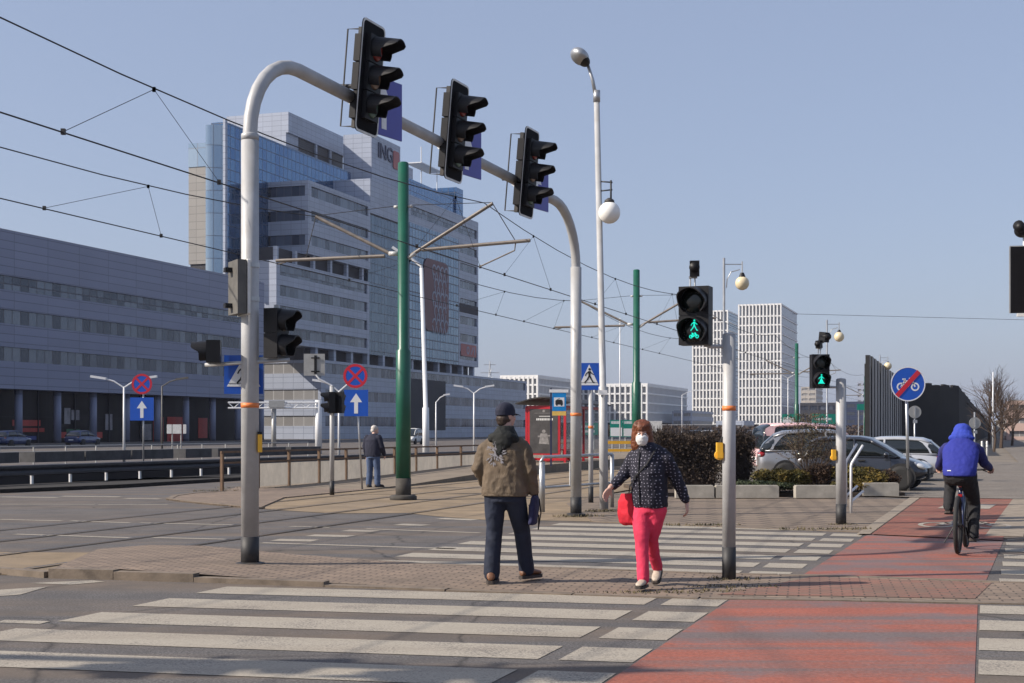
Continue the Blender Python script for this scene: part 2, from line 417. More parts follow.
M['rim'] = pm('rim', (.55, .56, .57), .3, .6, var=.05)
M['car_silver'] = pm('car_silver', (.27, .275, .29), .3, .55, var=.05, coat=.8)
M['car_dark'] = pm('car_dark', (.022, .025, .034), .28, .3, var=.1, coat=1)
M['car_white'] = pm('car_pale_silver', (.52, .53, .55), .3, .35, var=.04, coat=.8)
M['car_pink'] = pm('car_pale_red', (.62, .40, .40), .35, 0, var=.25, scale=3, coat=.5)
M['car_blue'] = pm('car_blue', (.02, .04, .13), .3, .3, coat=.8)
M['car_glass'] = pm('car_glass', (.012, .016, .018), .06, 0, var=.1, spec=.8)
M['car_trim'] = pm('car_trim', (.014, .014, .015), .6)
M['tail'] = pm('tail_lamp', (.28, .012, .015), .15, coat=.6)
M['head'] = pm('head_lamp', (.62, .64, .66), .1, .3, coat=1)
M['skin'] = pm('skin', (.50, .30, .235), .5, var=.12, scale=20)
M['hair_red'] = pm('hair_auburn', (.13, .038, .014), .45, var=.5, scale=30, bump=.6, bscale=90)
M['hair_brown'] = pm('hair_dark_brown', (.035, .02, .013), .6, var=.5, scale=40, bump=.5, bscale=90)
M['hair_grey'] = pm('hair_grey', (.45, .42, .39), .6, var=.2, scale=40)
def fabric(name, c, var=.18, wr=.5, scale=7, rough=.85, weave=.25):
    t = NT(name); v = t.coord('Object')
    a = t.noise(t.coord('Object', (1, 1, .6)), scale, 4, .65, .6); b = t.noise(v, 220, 2); g = t.noise(v, 3, 3)
    cc = t.ramp(g, [(.3, sc(c, 1-var)), (.7, sc(c, 1+var))]); t.color(cc); t.set('Roughness', rough)
    t.bump(t.math('ADD', a, t.math('MULTIPLY', b, weave*.1)), wr, .03)
    return t.mat
M['jacket_olive'] = fabric('olive_canvas', (.112, .082, .054), .3, .75)
M['board_back'] = pm('board_back', (.10, .095, .085), .6, var=.3)
M['shaded_concrete'] = pm('shaded_concrete', (.055, .055, .058), .9, var=.4, scale=2)  # shade beyond the guard rail is put into this colour
M['rail_dark'] = pm('dark_guard_rail', (.045, .046, .052), .5, .4, var=.2)
M['hoodie'] = fabric('black_hoodie', (.006, .0075, .007), .2, .6)
M['jeans'] = fabric('dark_jeans', (.010, .0155, .034), .3, .45)
M['jeans_blue'] = fabric('blue_jeans', (.055, .085, .16), .3, .45)
M['navy_cloth'] = fabric('navy_cloth', (.010, .012, .030), .2, .4)
M['pink'] = fabric('pink_trousers', (.62, .032, .085), .12, .4, 8)
M['red_bag'] = fabric('red_bag', (.50, .008, .025), .12, .3)
M['blue_bag'] = fabric('blue_bag', (.012, .014, .055), .2, .3)
M['blue_jacket'] = fabric('blue_jacket', (.014, .022, .22), .15, .5, 6)
M['blue_hood'] = fabric('blue_hood', (.022, .045, .33), .15, .5, 8)
M['blue_sleeve'] = fabric('dark_blue_sleeve', (.012, .014, .10), .2, .5)
M['black_cloth'] = fabric('black_cloth', (.009, .009, .011), .25, .5)
M['brown_shoe'] = pm('brown_leather', (.16, .068, .03), .5, var=.25, scale=20)
M['beige_shoe'] = pm('beige_shoe', (.42, .36, .29), .6, var=.25, scale=30)
M['sole'] = pm('sole', (.05, .04, .035), .8)
M['mask'] = pm('mask_cloth', (.62, .62, .61), .85, var=.18, scale=60)
M['grey_print'] = pm('grey_print', (.25, .24, .26), .8, var=.3, scale=60)
t = NT('dotted_navy'); v = t.coord('Object')
sep = t.n('ShaderNodeSeparateXYZ'); t.l(v, sep.inputs[0]); cb = t.n('ShaderNodeCombineXYZ'); t.l(sep.outputs[0], cb.inputs[0]); t.l(sep.outputs[2], cb.inputs[1])
vo = t.n('ShaderNodeTexVoronoi', voronoi_dimensions='2D'); t.l(cb.outputs[0], vo.inputs['Vector']); vo.inputs['Scale'].default_value = 30; vo.inputs['Randomness'].default_value = .5
d = t.ramp(vo.outputs['Distance'], [(.12, (1, 1, 1)), (.18, (0, 0, 0))])
t.color(t.mix(d, (.009, .009, .02), (.25, .24, .30))); t.set('Roughness', .85); t.bump(t.noise(v, 8, 4, .6), .5, .03)
M['dots'] = t.mat
M['twig'] = pm('twig', (.075, .05, .035), .9, var=.3)
M['twig_dark'] = pm('hedge_twig', (.034, .023, .018), .9, var=.4)
def leafmat(name, a, b):
    t = NT(name); v = t.coord('Object'); f = t.noise(v, 2.2, 3, .7)
    t.color(t.ramp(f, [(.35, a), (.65, b)])); t.set('Roughness', .8); return t.mat
M['juniper'] = leafmat('juniper_yellow', (.055, .055, .012), (.19, .125, .018))
M['juniper_green'] = leafmat('juniper_green', (.025, .04, .018), (.05, .06, .02))
M['bronze_leaf'] = leafmat('bronze_leaf', (.05, .028, .018), (.11, .06, .03))
M['hedge_leaf'] = leafmat('hedge_leaf', (.018, .012, .009), (.075, .05, .033))
M['dry_grass'] = leafmat('dry_grass', (.06, .055, .025), (.15, .115, .06))
M['olive_leaf'] = leafmat('olive_leaf', (.045, .04, .02), (.10, .075, .04))
M['frame_blue'] = pm('bike_frame', (.008, .016, .07), .3, coat=.5)
M['stop_blue'] = pm('stop_blue', (.0, .22, .58), .4)
M['stop_yellow'] = pm('stop_yellow', (.75, .50, .12), .5)
M['poster'] = pm('poster_dark', (.065, .06, .058), .3, var=.4, scale=3)
M['poster_fig'] = pm('poster_figure', (.24, .225, .215), .4, var=.5, scale=9)
M['banner'] = pm('banner_red', (.115, .03, .035), .5, var=.15, scale=.3)
M['banner_pat'] = pm('banner_pattern', (.24, .26, .33), .5, var=.3, scale=.5)
M['logo_red'] = pm('logo_red', (.36, .09, .08), .5, var=.3, scale=.5)
M['letters_dark'] = pm('letters_dark', (.02, .025, .07), .5)
M['poster_red'] = pm('shop_red', (.38, .035, .025), .5, var=.2, scale=1)
M['poster_green'] = pm('shop_green', (.02, .10, .05), .5, var=.4, scale=1)
M['poster_blue'] = pm('shop_blue', (.03, .05, .2), .5, var=.4, scale=1)
M['poster_pale'] = pm('shop_pale', (.24, .23, .25), .5, var=.5, scale=1)
# ---------------------------------------------------------------- people
def fuse(mb, voxel=.012, smooth=4, amp=0.0, nscale=6.0, seed=0, fold=None):
    me = bpy.data.meshes.new('fuse'); me.from_pydata(mb.v, [], mb.f)
    o = bpy.data.objects.new('fuse', me); col.objects.link(o)
    m = o.modifiers.new('r', 'REMESH'); m.mode = 'VOXEL'; m.voxel_size = voxel; m.use_smooth_shade = True
    m2 = o.modifiers.new('s', 'SMOOTH'); m2.iterations = smooth; m2.factor = .5
    dg = bpy.context.evaluated_depsgraph_get(); dg.update()
    out = bpy.data.meshes.new_from_object(o.evaluated_get(dg)); bpy.data.objects.remove(o)
    if amp:
        off = Vector((seed*3.1, seed*1.7, seed))
        nn = [v.normal.copy() for v in out.vertices]
        for v, n in zip(out.vertices, nn):
            p = v.co*nscale + off
            k = mnoise.noise(p)*.6 + mnoise.noise(p*2.1)*.4
            k = -abs(k)*1.4 + .35                                  # creases
            v.co += n*k*amp
    out.polygons.foreach_set('use_smooth', [True]*len(out.polygons)); out.update()
    return out
def hand(mb, wrist, d, palm_n, s=1.0, curl=.5, side=1):
    # wrist point, direction along the hand, palm normal; side = which way the thumb leaves
    d = Vector(d).normalized(); n = Vector(palm_n); n = (n - d*n.dot(d)).normalized(); w = d.cross(n)*side
    W = Vector(wrist); L = .095*s
    for k in (-1.5, -.5, .5, 1.5):
        mb.tube([W + d*.01, W + d*L*.5 + w*k*.015*s, W + d*L + w*k*.021*s], [.019*s, .017*s, .013*s], 8, caps=True)
    for k, fl in ((-1.5, .062), (-.5, .078), (.5, .084), (1.5, .074)):
        p = W + d*L + w*k*.021*s; fl *= s
        a = d*math.cos(curl*.6) + n*math.sin(curl*.6); b = d*math.cos(curl*1.5) + n*math.sin(curl*1.5); c = d*math.cos(curl*2.3) + n*math.sin(curl*2.3)
        q1 = p + a*fl*.42; q2 = q1 + b*fl*.33; q3 = q2 + c*fl*.25
        mb.tube([p - d*.012, p, q1, q2, q3], [.0105*s, .0105*s, .0095*s, .0085*s, .007*s], 8, caps=True)
    b0 = W + d*.03*s + w*.022*s
    t1 = b0 + (d*.55 + w*.75 + n*.25).normalized()*.042*s; t2 = t1 + (d*.85 + w*.3 + n*.35).normalized()*.032*s
    mb.tube([W + d*.015, b0, t1, t2], [.016*s, .0155*s, .012*s, .009*s], 8, caps=True)
def head_prims(mb, c, yaw, tilt=0, s=1.0):
    # skull, jaw, nose, lips, ears, brow; face looks to local +Y turned by yaw
    Mr = Matrix.Translation(Vector(c)) @ Euler((tilt, 0, yaw)).to_matrix().to_4x4()
    def E(p, r):
        k = MB(); k.ell((0, 0, 0), [x*s for x in r], 16, 10)
        q = Mr @ Vector([x*s for x in p]); rot = Mr.to_3x3()
        base = len(mb.v); mb.v += [tuple(rot @ Vector(v) + q) for v in k.v]
        mb.f += [tuple(i+base for i in f) for f in k.f]; mb.m += k.m; mb.uv += k.uv
    E((0, -.012, .03), (.076, .094, .09)); E((0, .028, -.045), (.06, .066, .07)); E((0, .05, -.085), (.032, .036, .027))
    E((0, .096, -.012), (.0125, .018, .026)); E((0, .106, -.03), (.0165, .014, .012))
    E((0, .082, .026), (.05, .016, .011))
    E((0, .083, -.062), (.024, .013, .007)); E((0, .083, -.072), (.021, .012, .007))
    E((.042, .062, -.022), (.024, .024, .022)); E((-.042, .062, -.022), (.024, .024, .022))
    for x in (-1, 1): E((x*.077, -.008, -.008), (.011, .022, .033))
    return Mr
def eyes(Mr, parent, s=1.0):
    for x in (-.031, .031):
        mb = MB(); mb.ell(tuple(Mr @ Vector((x*s, .079*s, .006*s))), .0125*s, 12, 8); e = part('eye', mb, M['sign_white'], parent, True)
        mb = MB(); mb.ell(tuple(Mr @ Vector((x*s, .0895*s, .005*s))), .0058*s, 10, 6); part('iris', mb, M['hair_brown'], e, True)
def limb(mb, pts, r, n=14): mb.tube(pts, r, n, caps=True)
def shoe(ankle, toe_dir, pitch=0, s=1.0):
    # ankle point is above the heel; returns upper and sole prims fused separately
    up, so = MB(), MB(); a = math.atan2(toe_dir[1], toe_dir[0])
    M4 = Matrix.Translation(Vector(ankle)) @ Euler((0, 0, a)).to_matrix().to_4x4() @ Euler((0, pitch, 0)).to_matrix().to_4x4()
    T = lambda x, y, z: tuple(M4 @ Vector((x*s, y*s, z*s)))
    rings = []
    for x, w, h in ((-.085, .018, .03), (-.07, .036, .075), (-.02, .043, .095), (.05, .046, .07), (.11, .05, .052), (.16, .045, .043), (.19, .025, .026)):
        rings.append([T(x, w*math.cos(2*math.pi*k/14), -.085 + .026 + (h*.5)+ (h*.5)*math.sin(2*math.pi*k/14)) for k in range(14)])
    up.grid(rings); rings = []
    for x, w in ((-.092, .02), (-.075, .04), (-.02, .044), (.05, .047), (.11, .053), (.165, .048), (.2, .024)):
        rings.append([T(x, -w, -.085), T(x, w, -.085), T(x, w, -.058), T(x, -w, -.058)])
    so.grid(rings)
    return up, so
def add_shoe(root, ankle, toe, mat, pitch=0, s=1.0):
    up, so = shoe(ankle, toe, pitch, s)
    u = part('shoe', fuse(up, .008, 3), mat, root, True); part('sole', so, M['sole'], u)
def bodyfill(mb, hipz, shz, w, d, legs, arms, neck, headc):
    mb.torso([(0, neck[1]*.0, hipz-.06, w*.8, d*.8), (0, 0, hipz+.1, w*.85, d*.8), (0, neck[1]*.5, (hipz+shz)/2, w*.8, d*.8), (0, neck[1]*.8, shz-.05, w*.85, d*.8), (0, neck[1], shz+.02, w*.45, d*.5)])
    for L in legs: limb(mb, L, [.06, .045, .035, ][:len(L)] if len(L) == 3 else .05)
    for A in arms: limb(mb, A, [.038, .034, .026])
    limb(mb, [(neck[0], neck[1], neck[2]-.08), neck, headc], [.058, .055, .056])

P_ISL = .03
# --- man with his back turned
x, y = G(505, 582, P_ISL)
man = thing('person', 'man in brown jacket and navy cap walking away with his back turned', 'person', (x, y, P_ISL), R(-14))
hd = (0.0, .05, 1.66)
LL = [(-.10, 0, .90), (-.115, .03, .50), (-.125, -.04, .085)]; RL = [(.10, .02, .90), (.135, .16, .50), (.15, .30, .105)]
LA = [(-.19, 0, 1.37), (-.268, -.04, 1.14), (-.235, .15, .97)]; RA = [(.19, .01, 1.37), (.262, -.02, 1.13), (.275, .06, .90)]
b = MB(); bodyfill(b, .92, 1.42, .19, .12, [LL, RL], [LA, RA], (0, .02, 1.47), (0, .035, 1.58))
Mr = head_prims(b, hd, R(-38)); hand(b, RA[2], (.05, .10, -1), (-1, 0, 0), 1.0, .75, 1); hand(b, LA[2], (.5, .6, -.5), (1, 0, 0), 1, .5, -1)
part('body', fuse(b, .0075, 3), M['skin'], man); eyes(Mr, man)
b = MB(); b.torso([(0, .0, .865, .232, .155), (0, 0, .90, .235, .16), (0, 0, 1.05, .222, .15), (0, .0, 1.22, .226, .15), (0, .005, 1.32, .222, .148), (0, .01, 1.39, .185, .125), (0, .015, 1.44, .135, .10), (0, .02, 1.50, .07, .07)], pw=2.3)
limb(b, [(-.15, .0, 1.375), (-.20, -.01, 1.325), (-.272, -.04, 1.14), (-.245, .12, .985)], [.072, .080, .066, .052])
limb(b, [(.15, .0, 1.375), (.20, 0, 1.325), (.265, -.02, 1.13), (.276, .055, .915)], [.072, .080, .066, .054])
jk = part('jacket', fuse(b, .011, 3, .019, 8.5, 1), M['jacket_olive'], man)
b = MB()
for z, w in ((.872, .236),): b.torso([(0, 0, z-.012, w, .159), (0, 0, z+.012, w+.002, .161)], 28, pw=2.3)
part('hem', fuse(b, .009, 2), M['jacket_olive'], jk)
b = MB(); random.seed(3)
for k in range(60):      # grey floral print between the shoulders, tracing the back of the jacket
    a = random.uniform(0, 6.28); rr = .115*random.random()**.6; cx, cz = -.06 + rr*math.cos(a)*.85, 1.285 + rr*math.sin(a)
    ang = a + random.uniform(-.4, .4); ln = random.uniform(.010, .028)
    yy = -.15*math.sqrt(max(.05, 1 - (abs(cx)/.232)**2.3)) - .012
    d = Vector((math.cos(ang), 0, math.sin(ang))); w = Vector((-d.z, 0, d.x))*ln*.3; c = Vector((cx, yy, cz))
    b.face([c - d*ln, c + w, c + d*ln, c - w]); b.face([c - w + Vector((0, .008, 0)), c + d*ln + Vector((0, .008, 0)), c + w + Vector((0, .008, 0)), c - d*ln + Vector((0, .008, 0))])
part('print', b, M['grey_print'], jk)
b = MB(); b.torso([(0, .02, 1.435, .135, .115), (0, .0, 1.475, .125, .12), (0, .0, 1.52, .098, .105), (0, .02, 1.56, .082, .082)])
b.ell((.0, -.095, 1.45), (.135, .065, .065)); b.ell((.0, -.125, 1.39), (.10, .045, .07)); b.ell((-.015, -.14, 1.325), (.05, .028, .06)); b.ell((.10, -.06, 1.43), (.06, .06, .05)); b.ell((-.11, -.06, 1.44), (.05, .06, .05))
part('hood', fuse(b, .01, 4, .01, 12, 2), M['hoodie'], man)
b = MB(); b.torso([(0, .005, .80, .20, .135), (0, 0, .90, .20, .14), (0, 0, .97, .19, .13)])
limb(b, [(-.10, .0, .86), (-.108, .01, .70), (-.118, .03, .50), (-.126, -.02, .24), (-.128, -.035, .085)], [.115, .10, .083, .08, .082])
limb(b, [(.10, .01, .86), (.115, .07, .70), (.138, .16, .50), (.148, .23, .27), (.152, .285, .105)], [.115, .10, .083, .078, .08])
part('trousers', fuse(b, .012, 4, .009, 8, 3), M['jeans'], man)
add_shoe(man, (-.127, -.04, .085), (-.12, 1), M['brown_shoe'], 0, 1.12); add_shoe(man, (.155, .30, .105), (.42, .9), M['brown_shoe'], .0, 1.12)
b = MB(); k = MB()
k.ell((0, -.012, .055), (.089, .106, .087)); k.torso([(0, -.012, .005, .089, .107), (0, -.012, .06, .09, .108)])
b2 = MB(); rings = []
for i in range(8):
    f = i/7; rings.append([(xx, .085 + f*.075 - .35*abs(xx)**1.4*f*3, .022 - .015*f + dz) for xx, dz in [(-.07*(1-.25*f), 0), (0, .012), (.07*(1-.25*f), 0), (.07*(1-.25*f), -.006), (0, .005), (-.07*(1-.25*f), -.006)]])
b2.grid(rings)
def xf(mb, Mx): mb.v = [tuple(Mx @ Vector(v)) for v in mb.v]; return mb
cap = part('cap', fuse(xf(k, Mr), .007, 3), M['navy_cloth'], man); part('peak', xf(b2, Mr), M['navy_cloth'], cap, True)
b = MB(); b.ell((0, -.035, -.025), (.079, .075, .06)); b.ell((0, -.05, -.06), (.06, .05, .045))
part('hair', fuse(xf(b, Mr), .007, 2, .006, 40, 4), M['hair_brown'], man)
# the dark blue bag in his hand
b = MB(); b.torso([(0, 0, 0, .028, .085), (0, 0, .02, .036, .10), (0, 0, .16, .042, .11), (0, 0, .27, .03, .10), (0, 0, .29, .012, .09)], pw=2.8)
bg = link('shoulder_bag', fuse(b, .01, 3, .012, 9, 6), M['blue_bag'])
tag(bg, 'dark blue fabric bag held by the walking man in the cap', 'bag')
mw = Matrix.Translation(Vector((x, y, P_ISL))) @ Euler((0, 0, R(-14))).to_matrix().to_4x4()
bg.location = mw @ Vector((.262, .08, .575)); bg.rotation_euler = (0, R(6), R(-14))
b = MB(); b.tube([(0, -.06, .27), (.02, -.03, .33), (.02, .03, .33), (0, .06, .27)], .008, 6); b.tube([(.03, .06, .26), (.055, .09, .12), (.05, .07, -.05), (.045, .05, .1)], .007, 6)
part('strap', b, M['black_cloth'], bg)

# --- woman in pink trousers
x, y = G(649, 586, P_ISL)
WX = Matrix.Translation(Vector((x, y, P_ISL))) @ Euler((0, 0, R(152))).to_matrix().to_4x4()
wom = thing('person', 'woman in dotted navy jacket and bright pink trousers wearing a white face mask', 'person', (x, y, P_ISL), R(152))
hd = (.035, .09, 1.485)
b = MB()
FL = [(.06, .03, .80), (.012, .15, .44), (-.03, .22, .085)]; BL = [(-.07, 0, .80), (-.02, -.02, .45), (.03, -.30, .15)]
RA = [(.115, .01, 1.28), (.24, .06, 1.07), (.30, .25, .965)]; LA = [(-.12, .0, 1.28), (-.245, -.11, 1.06), (-.325, -.17, .82)]
bodyfill(b, .85, 1.29, .17, .12, [FL, BL], [RA, LA], (.02, .02, 1.34), (.05, .04, 1.43))
Mr = head_prims(b, hd, R(22), R(-8), .98)
hand(b, RA[2], (.25, .25, -.55), (-1, .4, 0), .92, .45, -1); hand(b, LA[2], (-.12, .12, -1), (1, .2, 0), .92, .55, 1)
part('body', fuse(b, .0075, 3), M['skin'], wom); eyes(Mr, wom, .98)
b = MB(); b.torso([(-.01, .0, .765, .165, .145), (-.01, 0, .80, .175, .155), (-.01, .01, .95, .172, .160), (-.005, .025, 1.10, .172, .165), (0, .02, 1.20, .172, .148), (.005, .02, 1.28, .148, .12), (.012, .04, 1.345, .095, .09), (.02, .06, 1.385, .072, .076)], pw=2.2)
limb(b, [(.115, .01, 1.295), (.158, .02, 1.24), (.238, .06, 1.08), (.285, .20, .985)], [.066, .072, .058, .046])
limb(b, [(-.12, .0, 1.30), (-.168, -.01, 1.245), (-.242, -.10, 1.06), (-.315, -.162, .85)], [.066, .073, .060, .047])
jw = part('jacket', fuse(b, .011, 4, .016, 7.5, 8), M['dots'], wom)
b = MB(); b.torso([(.012, .02, 1.325, .118, .10), (.016, .02, 1.36, .105, .10), (.02, .035, 1.40, .08, .085)]); b.ell((.0, -.085, 1.33), (.11, .05, .06))
part('hood', fuse(b, .01, 4, .008, 12, 9), M['navy_cloth'], jw)
b = MB(); b.tube([(.03, .158, .80), (.031, .172, .95), (.033, .190, 1.1), (.036, .168, 1.22), (.04, .13, 1.33)], .006, 6); part('zip', b, M['black'], jw)
b = MB(); b.torso([(-.005, 0, .72, .162, .13), (-.005, 0, .80, .165, .135), (-.01, 0, .86, .155, .13)])
limb(b, [(.068, .02, .76), (.044, .08, .62), (.012, .15, .44), (-.012, .19, .24), (-.03, .215, .09)], [.105, .090, .068, .060, .058])
limb(b, [(-.08, .0, .76), (-.056, .0, .62), (-.02, -.02, .45), (.008, -.15, .28), (.03, -.285, .16)], [.105, .088, .066, .057, .056])
part('trousers', fuse(b, .011, 3, .010, 9, 11), M['pink'], wom)
add_shoe(wom, (-.03, .215, .085), (-.12, 1), M['beige_shoe'], 0, .9); add_shoe(wom, (.03, -.295, .145), (-.2, 1), M['beige_shoe'], .45, .9)
b = MB(); b.ell((0, -.02, .048), (.096, .110, .090)); b.torso([(0, -.045, -.165, .098, .055), (0, -.045, -.15, .108, .072), (0, -.042, -.10, .110, .085), (0, -.035, -.02, .104, .092), (0, -.025, .04, .096, .10), (0, -.02, .06, .09, .10)])
for q in range(9): b.tube([(-.06+.015*q, .03, .115), (-.068+.017*q, .085-.0012*(q-4)**2*2, .085), (-.066+.0165*q, .096-.0016*(q-4)**2*2, .042+.004*((q*7) % 3))], [.014, .015, .009], 6, caps=True)
part('hair', fuse(xf(b, Mr), .007, 3, .012, 22, 13), M['hair_red'], wom)
b = MB(); b.ell((0, .072, -.045), (.062, .050, .052)); b.ell((0, .10, -.03), (.028, .024, .026)); b.ell((0, .07, -.075), (.05, .045, .034))
mk = part('face_mask', fuse(xf(b, Mr), .006, 2, .005, 30, 14), M['mask'], wom)
# red bag
lb = Vector((.205, .04, .60))
b = MB(); b.torso([(0, 0, -.01, .03, .06), (0, 0, .02, .055, .10), (0, 0, .12, .065, .118), (0, 0, .23, .05, .105), (0, 0, .30, .022, .075)], pw=2.2)
bg = link('handbag', fuse(b, .01, 3, .013, 9, 16), M['red_bag']); tag(bg, 'bright red shoulder bag at the hip of the woman in pink trousers', 'bag')
bg.location = WX @ lb; bg.rotation_euler = (0, R(4), R(152+70))
b = MB(); rot = Euler((0, R(4), R(70))).to_matrix().inverted()
pts = [(.19, .05, .90), (.14, .150, .97), (.06, .192, 1.08), (-.05, .178, 1.19), (-.10, .105, 1.315), (-.085, -.01, 1.365), (0, -.13, 1.25), (.14, -.14, 1.0), (.20, -.02, .90)]
b.tube([rot @ (Vector(p) - lb) for p in pts], .011, 6, sx=.5); part('strap', b, M['black_cloth'], bg)

# --- cyclist and bicycle (same local frame: rear wheel contact at the origin, heading +Y)
x, y = G(958, 555); CZ = R(-23)
bike = thing('bicycle', 'dark mountain bike ridden along the red cycle crossing', 'bicycle', (x, y, 0.008), CZ)
def wheel(yc, name='wheel'):
    mb = MB(); rings = []; n = 40
    for i in range(n+1):
        a = 2*math.pi*i/n; rings.append([(.029*math.cos(q)*1.0, yc + (.335+.029*math.sin(q))*math.cos(a), .365 + (.335+.029*math.sin(q))*math.sin(a)) for q in [2*math.pi*j/10 for j in range(10)]])
    mb.grid(rings, cap=False); w = part(name, mb, M['tyre'], bike, True)
    mb = MB(); rings = []
    for i in range(n+1):
        a = 2*math.pi*i/n; rings.append([(u, yc + r_*math.cos(a), .365 + r_*math.sin(a)) for u, r_ in ((-.012, .318), (.012, .318), (.012, .296), (-.012, .296))])
    mb.grid(rings, cap=False)
    for i in range(16):
        a = 2*math.pi*i/16; mb.tube([(.02*(-1)**i, yc, .365), (0, yc + .3*math.cos(a), .365 + .3*math.sin(a))], .0016, 5)
    mb.tube([(-.05, yc, .365), (.05, yc, .365)], .02, 10); part('rim', mb, M['black'], w)
wheel(0); wheel(1.09)
b = MB(); BB = (0, .44, .31)
b.tube([BB, (0, .30, .82)], .018, 8); b.tube([BB, (0, .86, .70)], .021, 8); b.tube([(0, .31, .77), (0, .84, .80)], .018, 8); b.tube([(0, .85, .86), (0, .875, .66)], .022, 8)
for s in (-1, 1): b.tube([(s*.02, .44, .31), (s*.06, .0, .365)], .011, 6); b.tube([(s*.015, .31, .76), (s*.06, 0, .365)], .009, 6)
part('frame', b, M['frame_blue'], bike, True)
b = MB(); b.tube([(0, .87, .66), (0, .89, .66)], .03, 8)
for s in (-1, 1): b.tube([(s*.04, .88, .68), (s*.055, 1.09, .365)], .016, 8)
part('fork', b, M['black'], bike, True)
b = MB(); b.tube([(0, .85, .86), (0, .84, .98), (0, .90, 1.02)], .016, 8); b.tube([(-.33, .84, 1.04), (-.2, .88, 1.03), (0, .90, 1.02), (.2, .88, 1.03), (.33, .84, 1.04)], .012, 8)
hb = part('handlebar', b, M['black'], bike, True)
b = MB(); b.tube([(.20, .90, 1.03), (.28, .94, 1.00), (.345, .96, .985)], .006, 6); b.tube([(-.20, .90, 1.03), (-.28, .94, 1.0), (-.345, .96, .985)], .006, 6); part('brake_lever', b, M['black'], hb)
b = MB(); b.tube([(0, .30, .80), (0, .27, .93)], .014, 8); part('seat_post', b, M['black'], bike)
b = MB(); b.torso([(0, .22, .935, .06, .09), (0, .24, .95, .075, .12), (0, .25, .965, .06, .11)]); b.ell((0, .40, .955), (.022, .10, .016)); part('saddle', fuse(b, .008, 3), M['frame_blue'], bike)
b = MB(); b.box((0, .262, .86), (.045, .03, .075)); part('rear_lamp', b, M['tail'], bike, True)
b = MB(); b.box((0, .255, .72), (.05, .02, .035)); part('reflector', b, M['tail'], bike)
b = MB(); b.lathe([(.10, .04), (.10, .05)], 20, BB, axis='X'); b.tube([(.06, .44, .31), (.085, .455, .145)], .011, 6); b.tube([(-.06, .44, .31), (-.085, .425, .475)], .011, 6)
cr = part('crank', b, M['black'], bike)
for s, p in ((1, (.135, .455, .14)), (-1, (-.135, .425, .48))):
    b = MB(); b.box(p, (.10, .08, .02)); part('pedal', b, M['black'], bike)
b = MB(); b.tube([(-.06, .02, .33), (-.10, -.01, .25), (-.16, -.06, .14)], .008, 6); part('kickstand', b, M['black'], bike)
cyc = thing('person', 'cyclist in blue padded jacket riding away on a bicycle', 'person', (x, y, .008), CZ)
RA = [(.18, .42, 1.33), (.262, .58, 1.12), (.31, .80, 1.065)]; LA = [(-.18, .42, 1.33), (-.262, .58, 1.12), (-.31, .80, 1.065)]
RL = [(.09, .24, .99), (.145, .56, .60), (.15, .40, .235)]; LL = [(-.09, .24, .99), (-.15, .66, .86), (-.15, .38, .57)]
b = MB(); b.torso([(0, .22, .93, .13, .11), (0, .25, 1.05, .14, .10), (0, .36, 1.25, .14, .1), (0, .44, 1.36, .12, .08), (0, .47, 1.42, .06, .06)])
for L in (RL, LL): limb(b, L, [.07, .05, .04])
for A in (RA, LA): limb(b, A, [.04, .035, .027])
limb(b, [(0, .46, 1.38), (0, .49, 1.44), (0, .52, 1.52)], [.055, .055, .055]); Mr = head_prims(b, (0, .57, 1.495), 0, R(-22), 1.0)
hand(b, RA[2], (.05, .5, -.12), (0, -.3, -1), 1, .95, 1); hand(b, LA[2], (-.05, .5, -.12), (0, -.3, -1), 1, .95, -1)
part('body', fuse(b, .0075, 3), M['skin'], cyc); eyes(Mr, cyc)
b = MB(); b.torso([(0, .20, .965, .195, .15), (0, .22, 1.02, .205, .155), (0, .29, 1.15, .215, .155), (0, .37, 1.27, .225, .148), (0, .41, 1.34, .205, .13), (0, .44, 1.39, .16, .11), (0, .47, 1.44, .10, .09)], pw=2.3)
jc = part('jacket', fuse(b, .012, 5, .010, 10, 21), M['blue_jacket'], cyc)
b = MB()
for s in (-1, 1): limb(b, [(s*.165, .42, 1.325), (s*.205, .45, 1.28), (s*.265, .57, 1.12), (s*.308, .74, 1.07)], [.066, .072, .06, .048])
part('sleeve', fuse(b, .011, 4, .01, 10, 22), M['blue_sleeve'], jc)
b = MB(); b.ell((0, -.015, .03), (.115, .122, .10)); b.ell((0, -.05, -.04), (.135, .095, .085)); b.ell((0, -.08, -.09), (.165, .08, .06))
part('hood', fuse(xf(b, Mr), .009, 6, .007, 12, 23), M['blue_hood'], jc)
b = MB(); b.box((-.115, .082, 1.035), (.045, .004, .012), rx=-.3); part('badge', b, M['sign_white'], jc)
b = MB(); b.ell((0, .22, .955), (.175, .145, .115))
for L in (RL, LL):
    p, q, r_ = [Vector(v) for v in L]; limb(b, [p, p.lerp(q, .5), q, q.lerp(r_, .55), r_], [.115, .098, .078, .072, .066])
part('trousers', fuse(b, .012, 3, .012, 9, 24), M['black_cloth'], cyc)
add_shoe(cyc, (.15, .40, .235), (.05, 1), M['black_cloth'], .08, 1.08); add_shoe(cyc, (-.15, .37, .575), (-.05, 1), M['black_cloth'], .12, 1.08)
b = MB()
for A in (RA, LA): limb(b, [A[2], (A[2][0], A[2][1]+.09, 1.045)], [.045, .042])
part('glove', fuse(b, .01, 3), M['black_cloth'], cyc)

